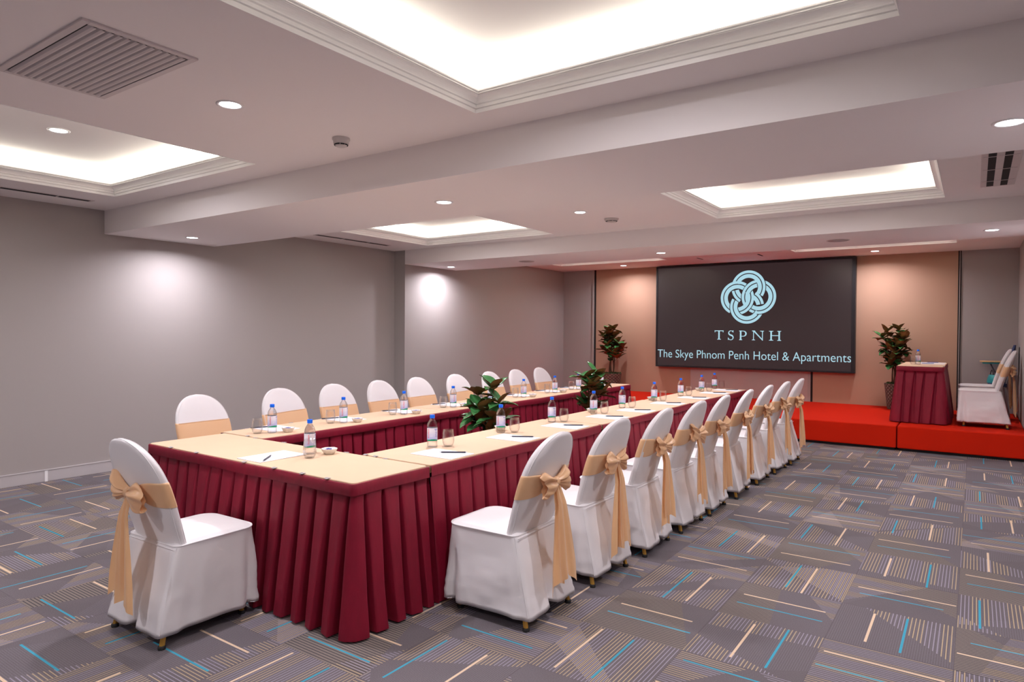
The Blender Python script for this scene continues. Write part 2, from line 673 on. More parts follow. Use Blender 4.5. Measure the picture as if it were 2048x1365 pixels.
# mouldings round each tray (mitred sweep)
PROF = [(-.002, .010), (-.002, -.003), (.000, -.005), (.005, .014), (.000, .0165), (.009, .0195), (.014, .034), (.009, .0365), (.018, .040), (.020, .046), (.025, .053), (.032, .060),
        (.041, .066), (.050, .070), (.057, .072), (.055, .0745), (.063, .0755), (.063, .080), (.057, .0825), (.069, .086),
        (.069, .094), (.060, .095), (.054, .092), (.048, .082), (.026, .066), (.006, .040), (-.002, .026)]
for k, (x0, x1, y0, y1, z) in enumerate(TRAYS):
    mb = MB()
    rows = []
    for d, h in PROF:
        rows.append([(x0 + d, y0 + d, z + h), (x1 - d, y0 + d, z + h), (x1 - d, y1 - d, z + h), (x0 + d, y1 - d, z + h)])
    mb.grid(rows, close_u=True, close_v=True, flip=True)
    struct('trim_%d' % (k + 2), mb, M['moulding'])

# back wall cladding: tan panels with dark joints, grey infill below the screen
PY = YB - 0.035
mb = MB()
mb.box(-6.43, -4.42, PY, YB, STH, Z3)
mb.box(-4.42, -2.30, PY, YB, 0.85, Z3)
mb.box(-2.27, -0.225, PY, YB, STH, Z3)
mb.box(-2.30, -2.27, PY, YB, 0.85, Z3)
struct('trim_10', mb, M['wall_tan'])
mb = MB(); mb.box(-4.42, -2.305, PY + .006, YB, STH, 0.85)
struct('trim_11', mb, M['wall_lilac'])
mb = MB()
mb.box(-6.47, -6.43, PY - .004, YB, STH, Z3)
mb.box(-0.225, -0.185, PY - .004, YB, STH, Z3)
mb.box(-2.305, -2.27, PY + .004, YB, STH, 0.85)
struct('trim_12', mb, M['gap'])
mb = MB()
mb.box(-6.505, -6.47, PY - .02, YB, STH, Z3)
mb.box(-0.208, -0.198, PY - .012, YB, STH, Z3)
mb.box(-2.35, -2.305, PY - .004, YB, STH, 0.85)
struct('trim_13', mb, M['edge'])
mb = MB()
mb.box(XP, -6.505, PY + .01, YB, STH, Z3)
mb.box(-0.185, XR, PY + .01, YB, STH, Z3)
struct('trim_14', mb, M['wall'])

# ------------------------------------------------------------------ stage
sx = [XP + .01, -5.68, -3.24, -0.803, XR - .005]
SEAML = ['leftmost section of the red carpeted stage, beside the pillar wall', 'red carpeted stage section behind the left row of tables, left of centre',
         'long red carpeted stage section in front of the big screen', 'right end section of the red carpeted stage, under the small skirted table']
for k in range(4):
    x0, x1 = sx[k] + (.006 if k else 0), sx[k + 1] - (.006 if k < 3 else 0)
    yf = 9.70
    t = empty('stage_platform', ((x0 + x1) / 2, (yf + YB) / 2, 0), 0, SEAML[k], 'stage', 'red stage sections')
    hx, hy = (x1 - x0) / 2, (YB - .05 - yf) / 2
    mb = MB()
    mb.box(-hx, hx, -hy, hy, .035, STH)
    mb.build('carpet_covering', M['stage'], t, bevel=.012)
    mb = MB()
    mb.box(-hx + .02, hx - .02, -hy + .05, hy, 0, .034)
    mb.build('plinth', M['black'], t)

# ------------------------------------------------------------------ LED screen
YS = 12.15
X0s, X1s, Z0s, Z1s = -5.068, -1.615, 0.833, 2.747
scr = empty('led_screen', ((X0s + X1s) / 2, YS, Z0s), 0, 'large black LED wall screen showing a pale blue knot emblem and hotel name', 'screen')
cx0 = (X0s + X1s) / 2
mb = MB()
F = .045
hw = (X1s - X0s) / 2
hh = Z1s - Z0s
mb.box(-hw, hw, .02, YB - .036 - YS, 0, hh)
mb.box(-hw, hw, 0, .03, 0, .03)
mb.box(-hw, hw, 0, .03, hh - .03, hh)
mb.box(-hw, -hw + .03, 0, .03, .03, hh - .03)
mb.box(hw - .055, hw, 0, .03, .03, hh - .03)
mb.build('frame', M['screenframe'], scr)
mb = MB(); mb.box(-hw + .03, hw - .055, .012, .02, .03, hh - .03)
mb.build('display', M['screen'], scr)


def K(x, y):
    """picture measured over the emblem -> local screen metres (x, z)"""
    wx = -3.822 + (x - 95) * (0.967 / 947)
    wz = 2.603 - (y - 95) * (0.950 / 910)
    return wx - cx0, wz - Z0s


RT, RL, RR, RB = (575, 385), (385, 562), (752, 550), (553, 715)
ARCS = [(RL, 180, 243, 0), (RB, 150, 337, 1), (RR, -128, -95, .2), (RR, -96, 68, 2), (RL, -86, -65, .6), (RL, -66, 1, 3), (RL, 0, 33, 2.5),
        (RR, 98, 121, 2.6), (RR, 120, 160, 3.2), (RR, 159, 207, 2.8), (RT, -33, 159, 2.7), (RL, 56, 181, 2.9), (RB, 9, 35, 1.5), (RB, 34, 58, 2.75), (RT, 191, 239, 2.4)]


def ring_arc(mbx, c, a0, a1, r0, r1, y):
    n = max(3, int(abs(a1 - a0) / 4))
    rows = []
    for r in (r0, r1):
        row = []
        for k in range(n + 1):
            a = math.radians(a0 + (a1 - a0) * k / n)
            X_, Z_ = K(c[0] + r * math.cos(a), c[1] - r * math.sin(a))
            row.append((X_, y, Z_))
        rows.append(row)
    mbx.grid(rows, flip=True)


mb = MB()
for c, a0, a1, d in ARCS:
    y = .0115 - d * .0012
    mb.cur = 1
    ring_arc(mb, c, a0, a1, 152, 302, y)
    mb.cur = 0
    ring_arc(mb, c, a0, a1, 164, 229, y - .0004)
    ring_arc(mb, c, a0, a1, 245, 290, y - .0004)
mb.build('knot_emblem', [M['sign'], M['screen']], scr)


def serif_word():
    """TSPNH in a roman serif face, drawn in emblem picture units"""
    m_ = MB()
    parts_ = []
    Yl = [.0100]

    def poly(pts):
        m_.face([(K(px, py)[0], Yl[0], K(px, py)[1]) for px, py in pts])
        Yl[0] -= 0.00002

    def rect(x0, y0, x1, y1):
        poly([(x0, y1), (x1, y1), (x1, y0), (x0, y0)])

    def stem(x, wd, y0, y1, sl=20):
        rect(x - wd / 2, y0, x + wd / 2, y1)
        for yy, s_ in ((y0, 1), (y1, -1)):
            poly([(x - wd / 2 - sl, yy), (x + wd / 2 + sl, yy), (x + wd / 2 + sl, yy + 7 * s_), (x + wd / 2, yy + 15 * s_), (x - wd / 2, yy + 15 * s_), (x - wd / 2 - sl, yy + 7 * s_)])

    def stroke(pts, ws):
        rows = [[], []]
        for i, p in enumerate(pts):
            a = pts[max(i - 1, 0)]; b_ = pts[min(i + 1, len(pts) - 1)]
            t = Vector((b_[0] - a[0], b_[1] - a[1])).normalized()
            n_ = Vector((-t.y, t.x))
            for r_, sg in ((0, 1), (1, -1)):
                q = Vector(p) + n_ * ws[i] * .5 * sg
                X_, Z_ = K(q.x, q.y)
                rows[r_].append((X_, Yl[0], Z_))
        Yl[0] -= 0.00002
        m_.grid(rows)
    y0, y1 = 1122, 1282
    # T
    rect(-8, y0, 146, y0 + 13)
    poly([(-10, y0 - 2), (4, y0), (4, y0 + 30), (-6, y0 + 36)]); poly([(146, y0), (152, y0 - 2), (148, y0 + 36), (136, y0 + 30)])
    rect(57, y0, 84, y1); poly([(38, y1 - 7), (57, y1 - 14), (84, y1 - 14), (106, y1 - 7), (106, y1), (38, y1)])
    parts_.append(m_); m_ = MB()
    # S
    pts, ws = [], []
    for k in range(23):
        t = k / 22
        if t < .5:
            a = math.radians(25 + 235 * t * 2)
            pts.append((281 + 38 * math.cos(a), 1164 - 37 * math.sin(a)))
        else:
            a = math.radians(80 - 235 * (t - .5) * 2)
            pts.append((279 + 42 * math.cos(a), 1245 - 40 * math.sin(a)))
        ws.append(10 + 16 * math.exp(-((t - .5) / .22) ** 2))
    stroke(pts, ws)
    poly([(308, 1122), (326, 1120), (324, 1162), (312, 1150)]); poly([(232, 1240), (244, 1256), (246, 1284), (230, 1286)])
    parts_.append(m_); m_ = MB()
    # P
    stem(452, 27, 1124, 1287, 14)
    pts = [(452, 1130)] + [(495 + 48 * math.cos(math.radians(a)), 1176 - 45 * math.sin(math.radians(a))) for a in range(90, -91, -15)] + [(466, 1221)]
    stroke(pts, [10] + [11 + 15 * math.cos(math.radians(a)) ** 2 for a in range(90, -91, -15)] + [10])
    parts_.append(m_); m_ = MB()
    # N
    stem(672, 12, 1124, 1287, 22)
    poly([(655, 1122), (690, 1122), (832, 1290), (822, 1292)])
    poly([(655, 1122), (684, 1122), (830, 1276), (830, 1294)])
    rect(815, 1126, 829, 1290); poly([(780, 1126), (848, 1126), (848, 1133), (829, 1142), (815, 1142), (780, 1133)])
    parts_.append(m_); m_ = MB()
    # H
    stem(966, 26, 1127, 1290, 24); stem(1098, 26, 1127, 1292, 20); rect(966, 1200, 1098, 1212)
    return parts_ + [m_]


for q in serif_word():
    q.build('letter', M['sign'], scr)


def text_mesh(body, size=1.0, off=0.0):
    cu_ = bpy.data.curves.new('txt', 'FONT')
    cu_.body = body
    cu_.size = size
    cu_.offset = off
    to = bpy.data.objects.new('txt', cu_)
    COL.objects.link(to)
    bpy.context.view_layer.update()
    me = bpy.data.meshes.new_from_object(to)
    bpy.data.objects.remove(to)
    return me


me = text_mesh('The Skye Phnom Penh Hotel & Apartments', off=-.006)
xs = [v.co.x for v in me.vertices]
bx0, bx1 = min(xs), max(xs)
caph = max(v.co.y for v in me.vertices)
TX0, TX1 = -5.030 - cx0, -1.668 - cx0
full = text_mesh('The Skye Phnom Penh Hotel & Apartments', off=0)
words = 'The Skye Phnom Penh Hotel & Apartments'.split()
pre = ''
for wd_ in words:
    # measure where the word starts inside the sentence
    mw = text_mesh(wd_, off=-.006)
    wx = [v.co.x for v in mw.vertices]
    w0, w1 = min(wx), max(wx)
    mp_ = text_mesh(pre + wd_, off=-.006)
    end = max(v.co.x for v in mp_.vertices)
    for v in mw.vertices:
        X_ = end - w1 + v.co.x
        fx = (X_ - bx0) / (bx1 - bx0)
        v.co = Vector((TX0 + fx * (TX1 - TX0), .0100, 1.012 - Z0s + v.co.y / caph * .150))
    mw.materials.append(M['sign'])
    o = bpy.data.objects.new('lettering', mw)
    COL.objects.link(o)
    o.parent = scr
    pre += wd_ + ' '

# ------------------------------------------------------------------ ceiling fittings
DL = [(-6.89, 3.90, B1[2], 'downlight in the wide beam by the left wall'), (-3.345, 3.887, B1[2], 'downlight in the middle of the wide beam'), (0.12, 3.87, B1[2], 'downlight at the right end of the wide beam'),
      (-6.849, 8.135, B2[2], 'downlight in the far beam by the left wall'), (-3.327, 8.122, B2[2], 'downlight in the middle of the far beam'), (0.122, 8.04, B2[2], 'downlight at the right end of the far beam'),
      (-3.352, 2.112, Z1, 'downlight in the flat ceiling between the two near trays'), (-3.366, 6.054, Z2, 'downlight in the flat ceiling between the two middle trays'),
      (-5.544, 11.692, Z3, 'downlight over the stage left of the screen'), (-1.286, 11.646, Z3, 'downlight over the stage right of the screen'),
      (-5.45, 2.087, Z1 + .205, 'downlight inside the near left ceiling tray'), (-1.28, 2.09, Z1 + .205, 'downlight inside the near right ceiling tray'),
      (-5.44, 6.05, Z2 + .205, 'downlight inside the middle left ceiling tray'), (-1.28, 6.05, Z2 + .205, 'downlight inside the middle right ceiling tray'),
      (-6.87, -.35, B0[2], 'downlight added out of view in the near beam by the left wall'), (-3.35, -.35, B0[2], 'downlight added out of view in the middle of the near beam'), (0.12, -.35, B0[2], 'downlight added out of view at the right end of the near beam'),  # unseen downlights, added to light the room from behind the camera
      (-3.35, -2.3, Z1, 'downlight added out of view in the ceiling behind the near beam')]  # also unseen, added for its light
ring_me = MB(); ring_me.lathe([(.072, 0), (.072, -.004), (.060, -.006), (.052, -.002), (.052, 0)], 32, cap0=False, cap1=False)
ring_mesh = ring_me.mesh('trim_ring', M['trimring'], True)
lens_me = MB(); lens_me.lathe([(.052, .002), (.052, -.0035), (.03, -.005), (.001, -.0055)], 32)
lens_mesh = lens_me.mesh('lens', M['lens'], True)
for x, y, z, lab in DL:
    t = empty('downlight', (x, y, z), 0, 'round white ' + lab, 'ceiling light', 'recessed ceiling downlights')
    for nm, ms in (('trim_ring', ring_mesh), ('lens', lens_mesh)):
        o = bpy.data.objects.new(nm, ms); COL.objects.link(o); o.parent = t
    spot(t, (0, 0, -.012), DOWN_W)

for x, y, z, lab in ((-3.344, 2.88, Z1, 'white dome smoke detector with black slots before the wide beam'), (-3.27, 6.586, Z2, 'white smoke detector on the ceiling near the far beam')):
    t = empty('smoke_detector', (x, y, z), 0, lab, 'smoke detector', 'ceiling smoke detectors')
    mb = MB(); mb.lathe([(.055, 0), (.057, -.012), (.050, -.018), (.048, -.036), (.040, -.040)], 32)
    mb.build('base', M['plastic'], t, smooth=True)
    mb = MB()
    for k in range(8):
        a = k * PI / 4
        mb.tube([(.041 * math.cos(a + q), .041 * math.sin(a + q), -.044) for q in (0, .15, .3, .45, .6)], .004, 6)
    mb.build('slot', M['black'], t)
    mb = MB(); mb.lathe([(.036, -.040), (.038, -.047), (.028, -.056), (.008, -.059), (.001, -.059)], 32)
    mb.build('sensor_cap', M['plastic'], t, smooth=True)
    if y > 5:
        t.scale = (1.4, 1.4, .7)

for x, y, lab in ((-5.37, 8.076, 'round ceiling speaker in the far beam, left of centre'), (-1.25, 8.054, 'round ceiling speaker in the far beam, right of centre')):
    t = empty('ceiling_speaker', (x, y, B2[2]), 0, lab, 'speaker', 'ceiling speakers')
    mb = MB(); mb.lathe([(.115, 0), (.115, -.004), (.104, -.006), (.104, 0)], 40, cap0=False, cap1=False)
    mb.build('rim', M['plastic'], t, smooth=True)
    mb = MB(); mb.lathe([(.104, 0), (.104, -.004), (.001, -.007)], 40)
    mb.build('grille', M['grille'], t, smooth=True)


def louvre_vent(x0, x1, y0, y1, z, lab):
    t = empty('air_vent', ((x0 + x1) / 2, (y0 + y1) / 2, z), 0, lab, 'air vent')
    hx, hy = (x1 - x0) / 2, (y1 - y0) / 2
    mb = MB()
    b_ = .03
    for q in ((-hx, hx, -hy, -hy + b_), (-hx, hx, hy - b_, hy), (-hx, -hx + b_, -hy + b_, hy - b_), (hx - b_, hx, -hy + b_, hy - b_)):
        mb.box(q[0], q[1], q[2], q[3], -.010, 0)
    mb.build('frame', M['vent'], t, bevel=.002)
    mb = MB(); mb.box(-hx + b_, hx - b_, -hy + b_, hy - b_, -.0015, 0)
    mb.build('duct_opening', M['ventdark'], t)
    n = 12
    for k in range(n):
        yy = -hy + b_ + (k + .75) * (2 * hy - 2 * b_) / (n + .5)
        m_ = MB()
        rows = []
        for dy, dz in ((-.012, -.0015), (-.004, -.011), (.006, -.014), (.013, -.0135), (.013, -.0115), (.005, -.012), (-.002, -.009), (-.009, -.0015)):
            rows.append([(-hx + b_, yy + dy, dz), (hx - b_, yy + dy, dz)])
        m_.grid(rows, close_v=True)
        m_.build('louvre', M['vent'], t)
    return t


louvre_vent(-3.81, -2.905, 1.195, 1.675, Z1, 'large square louvred air vent in the near ceiling, left of the big tray')


def slot_vent(x0, x1, y0, y1, z, lab, slots):
    t = empty('air_vent', ((x0 + x1) / 2, (y0 + y1) / 2, z), 0, lab, 'air vent')
    hx, hy = (x1 - x0) / 2, (y1 - y0) / 2
    mb = MB(); mb.box(-hx, hx, -hy, hy, -.004, 0)
    mb.build('frame', M['vent'], t, bevel=.001)
    for a, b_ in slots:
        m_ = MB()
        m_.box(a, b_, -hy + .03, hy - .03, -.0055, -.0035)
        m_.build('slot', M['ventblack'], t)
    k = -hy + .25
    while k < hy - .05:
        m_ = MB()
        m_.box(-hx + .01, hx - .01, k, k + .012, -.007, -.0035)
        m_.build('bridge', M['vent'], t)
        k += .45
    return t


slot_vent(0.02, 0.25, 5.0, 6.86, Z2, 'linear air vent with two black slots at the right of the ceiling', [(-.075, -.028), (.018, .065)])
slot_vent(-7.02, -6.93, .6, 2.96, Z1, 'linear air vent beside the near left tray, along the wall', [(-.03, -.006), (.004, .028)])
slot_vent(-7.04, -6.95, 4.9, 6.92, Z2, 'linear air vent beside the middle left tray, along the wall', [(-.03, -.006), (.004, .028)])
slot_vent(0.0, 0.22, 9.3, 10.2, Z3, 'short slotted air vent above the right end of the stage', [(-.075, -.028), (.018, .065)])
slot_vent(-7.02, -6.86, 9.3, 10.3, Z3, 'short slotted air vent above the left end of the stage', [(-.05, -.01), (.015, .05)])
# low service panel between the stage lights
t = empty('access_panel', (-3.40, 11.25, Z3), 0, 'flat ceiling access panel above the top edge of the screen', 'ceiling panel')
mb = MB(); mb.box(-.50, .50, -.16, .16, -.004, 0)
mb.build('panel', M['ceiling'], t, bevel=.001)
for sx_ in (-.50, .50):
    mb = MB(); mb.box(sx_ - .012, sx_ + .012, -.15, .15, -.006, -.003)
    mb.build('joint', M['ventdark'], t)

# ------------------------------------------------------------------ tables
def path_points(pts, rc=.018, ds=.0065, closed=False):
    """sample a rounded polyline; returns (x, y, nx, ny, s)"""
    P = [Vector(p) for p in pts]
    segs = []
    n = len(P)
    out = []
    if closed:
        seq = [(P[i - 1], P[i], P[(i + 1) % n]) for i in range(n)]
    else:
        seq = [(None, P[0], P[1])] + [(P[i - 1], P[i], P[i + 1]) for i in range(1, n - 1)] + [(P[-2], P[-1], None)]
    raw = []
    for a, b_, c in seq:
        if a is None or c is None:
            raw.append(b_)
            continue
        d1, d2 = (a - b_).normalized(), (c - b_).normalized()
        p1, p2 = b_ + d1 * rc, b_ + d2 * rc
        for k in range(7):
            t = k / 6
            raw.append(p1 * (1 - t) ** 2 + b_ * 2 * t * (1 - t) + p2 * t * t)
    if closed:
        raw.append(raw[0])
    L = [0]
    for i in range(1, len(raw)):
        L.append(L[-1] + (raw[i] - raw[i - 1]).length)
    N = max(2, int(L[-1] / ds))
    k = 0
    for i in range(N + 1):
        s = L[-1] * i / N
        while k < len(L) - 2 and L[k + 1] < s:
            k += 1
        t = (s - L[k]) / max(1e-9, L[k + 1] - L[k])
        p = raw[k].lerp(raw[k + 1], t)
        tg = (raw[k + 1] - raw[k]).normalized()
        out.append((p.x, p.y, tg.y, -tg.x, s))
    return out, L[-1]


def skirt_mesh(mb, pts, h, seed, flare=.075, depth=.17, closed=False, z0=.014, pleat=.118):
    """pleated skirt: outward normal is to the right of the walking direction"""
    rnd = random.Random(seed)
    path, Ltot = path_points(pts, closed=closed)
    npl = max(2, round(Ltot / pleat))
    edges = [0.0]
    for i in range(npl):
        edges.append(edges[-1] + 1 + rnd.uniform(-.12, .12))
    edges = [e * Ltot / edges[-1] for e in edges]
    sway = [rnd.uniform(-.032, .032) for _ in range(npl + 2)]
    sway[0] = sway[npl] = 0.0
    tilt = [rnd.uniform(.2, 1.4) for _ in range(npl + 2)]
    gw = [rnd.uniform(.7, 1.4) for _ in range(npl + 2)]
    band = .062
    rows = []
    nP = len(path) - 1

    def at(sv):
        t = max(0.0, min(Ltot, sv)) / Ltot * nP
        i = min(nP - 1, int(t))
        t -= i
        p, q_ = path[i], path[i + 1]
        return [p[j] * (1 - t) + q_[j] * t for j in range(4)]
    # column layout: (pleat, on panel?, fraction)
    cols = []
    for k in range(npl):
        cols += [(k, 1, u) for u in (0, .06, .2, .35, .5, .65, .8, .93, .985)]
        cols += [(k, 0, u) for u in (.04, .16, .5, .84, .96)]
    cols.append((npl - 1, 2, 1.0))
    # stepped layout for one row
    def place(col, f):
        k, kind, u = col
        wdt = edges[k + 1] - edges[k]
        g = min(.50, (.09 + .34 * f ** .6) * gw[k])
        qr = 1 - g
        q = u * qr if kind == 1 else (qr + g * u if kind == 0 else 1.0)
        return k, q, qr, g, edges[k] + q * wdt
    # top band
    for z, off in ((h - .004, -.012), (h - .003, .001), (h - .006, .0045), (h - band * .5, .0055), (h - band + .004, .007), (h - band, .0055), (h - band - .0015, .001)):
        row = []
        for c in cols:
            k, q, qr, g, sv = place(c, 0)
            x, y, nx, ny = at(sv)
            row.append((x + nx * off, y + ny * off, z + .0015 * math.sin(sv * 9 + seed)))
        rows.append(row)
    nr = 18
    for r in range(nr + 1):
        f = r / nr
        z = (h - band - .002) * (1 - f) + z0 * f
        row = []
        for c in cols:
            k, q, qr, g, sv = place(c, f)
            D = (.020 + depth * f ** .25)
            if c[1] == 0:
                rec = {.04: .30, .16: .97, .5: 1.0, .84: .97, .96: .30}[c[2]]
            else:
                rec = 0.0
            off = -D * rec + .016 * f ** .7 * tilt[k] * (min(1, q / qr) - .45) * (1 - rec)
            off -= .004 * (c[1] == 1 and c[2] in (0, .985)) 
            off += flare * f ** .9 + .008 * f * nz(sv, seed * 3.1, f, 1.6) + .0025 * f * nz(sv, seed, f * 3, 9)
            sh = (sway[k] * (1 - q) + sway[k + 1] * q) * f
            x, y, nx, ny = at(sv)
            tx, ty = -ny, nx
            row.append((x + nx * off + tx * sh, y + ny * off + ty * sh, z + .006 * f * nz(sv, seed * 1.7, 0, 5)))
        rows.append(row)
    # turned hem
    rows.append([(p[0] * 1.0, p[1] * 1.0, p[2] - .004) for p in rows[-1]])
    mb.grid(rows)


def rounded_slab(mb, x0, x1, y0, y1, z0, z1, r=.02, n=6, wob=0.0, seed=0):
    def ring(ins, z):
        out = []
        for cx, cy, a0 in ((x1 - r, y1 - r, 0), (x0 + r, y1 - r, 90), (x0 + r, y0 + r, 180), (x1 - r, y0 + r, 270)):
            for k in range(n + 1):
                a = math.radians(a0 + 90 * k / n)
                rr = r - ins
                out.append((cx + rr * math.cos(a), cy + rr * math.sin(a), z))
        return out
    e = min(.004, (z1 - z0) * .4)
    rows = [ring(e, z0), ring(0, z0 + e), ring(0, z1 - e), ring(e * .3, z1 - e * .3), ring(e, z1)]
    mb.grid(rows, close_u=True)
    mb.face(list(reversed(rows[0])))
    mb.face(rows[-1])


TH = .75


def make_table(x0, x1, y0, y1, sides, label, seed, cat='table', group='skirted conference tables', zb=0.0, clips=(), flares=None, flaredepth=None, depth=.17):
    cx, cy = (x0 + x1) / 2, (y0 + y1) / 2
    t = empty('conference_table', (cx, cy, zb), 0, label, cat, group)
    hx, hy = (x1 - x0) / 2, (y1 - y0) / 2
    mb = MB()
    rounded_slab(mb, -hx + .004, hx - .004, -hy + .004, hy - .004, TH - .022, TH, r=.022)
    mb.build('table_topper', M['top'], t)
    mb = MB()
    mb.box(-hx + .012, hx - .012, -hy + .012, hy - .012, TH - .045, TH - .023)
    mb.build('table_board', M['wood'], t)
    mb = MB()
    i = 0
    for pts, closed, fl in sides:
        skirt_mesh(mb, [(p[0] * hx, p[1] * hy) for p in pts], TH - .003, seed + i * 11, flare=fl, closed=closed, depth=depth if fl > .03 else .012)
        i += 1
    o = mb.build('table_skirt', M['skirt'], t, smooth=True)
    for (ax, ay, rz) in clips:
        m_ = MB()
        m_.box(-.016, .016, .002, .014, TH, TH + .003)
        m_.box(-.012, .012, -.010, .003, TH - .001, TH + .0015)
        c = m_.build('skirt_clip', M['clip'], t, bevel=.001)
        c.location = (ax * hx, ay * hy, 0)
        c.rotation_euler = (0, 0, rz)
    # folding legs under the cloth
    for sx_ in (-1, 1):
        for sy_ in (-1, 1):
            m_ = MB()
            px, py = sx_ * (hx - .215), sy_ * (hy - .215)
            m_.tube([(px, py, 0), (px, py, TH - .046)], .014, 8)
            m_.build('leg', M['chrome'], t)
    return t


BL, BR_, TR_, TL_ = (-1, -1), (1, -1), (1, 1), (-1, 1)
# walking direction keeps the outside on the right: counter-clockwise
E0 = (-4.405, -2.455, 2.195, 2.735)
make_table(*E0, [([TL_, BL, BR_, TR_], False, .075), ([((-3.09 + 3.43) / .975, 1), ((-3.90 + 3.43) / .975, 1)], False, .03)],
           'burgundy skirted table across the near end of the U, nearest the camera', 3,
           clips=[(-.72, -1, 0), (-.42, -1, 0), (.08, -1, 0), (.36, -1, 0), (.60, -1, 0), (.80, -1, 0), (-.62, 1, PI), (-.3, 1, PI), (.32, 1, PI), (.66, 1, PI)])
RX = (-3.0, -2.452)
RY = [2.745, 4.775, 6.80, 8.835]
LX = (-4.475, -3.985)
LY = [2.745, 4.74, 6.72, 8.71]
lr = ['nearest burgundy skirted table of the right row, beside the closest white chair', 'middle burgundy skirted table of the right row', 'last burgundy skirted table of the right row, ending before the stage']
ll = ['nearest burgundy skirted table of the left row, along the grey wall side', 'middle burgundy skirted table of the left row', 'last burgundy skirted table of the left row, ending before the stage']
for k in range(3):
    y0, y1 = RY[k] + .003, RY[k + 1] - .003
    dx = .012 * k
    right = ([BR_, TR_], False, .075)
    left = ([TL_, BL], False, .04)
    if k == 2:
        sides = [([BR_, TR_, TL_, BL], False, .07)]
    else:
        sides = [right, left]
    make_table(RX[0] + dx, RX[1] + dx, y0, y1, sides, lr[k], 20 + k, clips=[(-.9, -1, 0), (-.6, -1, 0)] if k == 0 else [(-.92, -.8, PI / 2)])
    y0, y1 = LY[k] + .003, LY[k + 1] - .003
    if k == 2:
        sides = [([BR_, TR_], False, .06), ([TR_, TL_], False, .05), ([TL_, BL], False, .008)]
    else:
        sides = [([BR_, TR_], False, .06), ([TL_, BL], False, .008)]
    make_table(LX[0] - dx, LX[1] - dx, y0, y1, sides, ll[k], 40 + k, clips=[(-1, -.8, -PI / 2), (-1, -.4, -PI / 2), (.3, -1, 0)] if k == 0 else [])

# table on the stage
make_table(-.855, -.325, 10.22, 11.64, [([BL, BR_, TR_, TL_], True, .08)], 'small skirted table on the right of the stage beside the white chairs', 71,
           zb=STH, group=None, clips=[(1, -.85, PI / 2), (1, -.97, PI / 2)], depth=.012)


# ------------------------------------------------------------------ chairs
def slab_rows(n=44):
    """rows of the upholstered back: (t, centre y, z, half width, half thickness)"""
    rows = []
    for k in range(31):
        t = k / 30
        t = 1 - (1 - t) ** 1.35 if k > 0 else 0
        if t < .50:
            q = t / .50
            hwid = .211 + .011 * (q * q * (3 - 2 * q))
        else:
            q = (t - .50) / .50
            hwid = .222 * max(0.0, 1 - q ** 2.45) ** (1 / 2.15)
        hwid = max(hwid, .004)
        cy = -.170 - .150 * t - .02 * t * t
        z = .445 + .527 * t
        th = .027 + .004 * math.sin(PI * t) - .006 * max(0, t - .8) / .2
        th *= min(1, .45 + 3.2 * math.sqrt(max(0, 1 - t)))
        rows.append((t, cy, z, hwid, th))
    return rows


def slab_at(t):
    R = slab_rows()
    for a, b_ in zip(R, R[1:]):
        if a[0] <= t <= b_[0]:
            q = (t - a[0]) / (b_[0] - a[0])
            return [a[i] * (1 - q) + b_[i] * q for i in range(1, 5)]
    return list(R[-1][1:])


def sect(a, hw_, th):
    """superellipse cross-section of the back slab"""
    c, s = math.cos(a), math.sin(a)
    e = .42
    x = hw_ * (abs(c) ** e) * (1 if c >= 0 else -1)
    y = th * (abs(s) ** .75) * (1 if s >= 0 else -1)
    y += .022 * (x / .222) ** 2
    return x, y


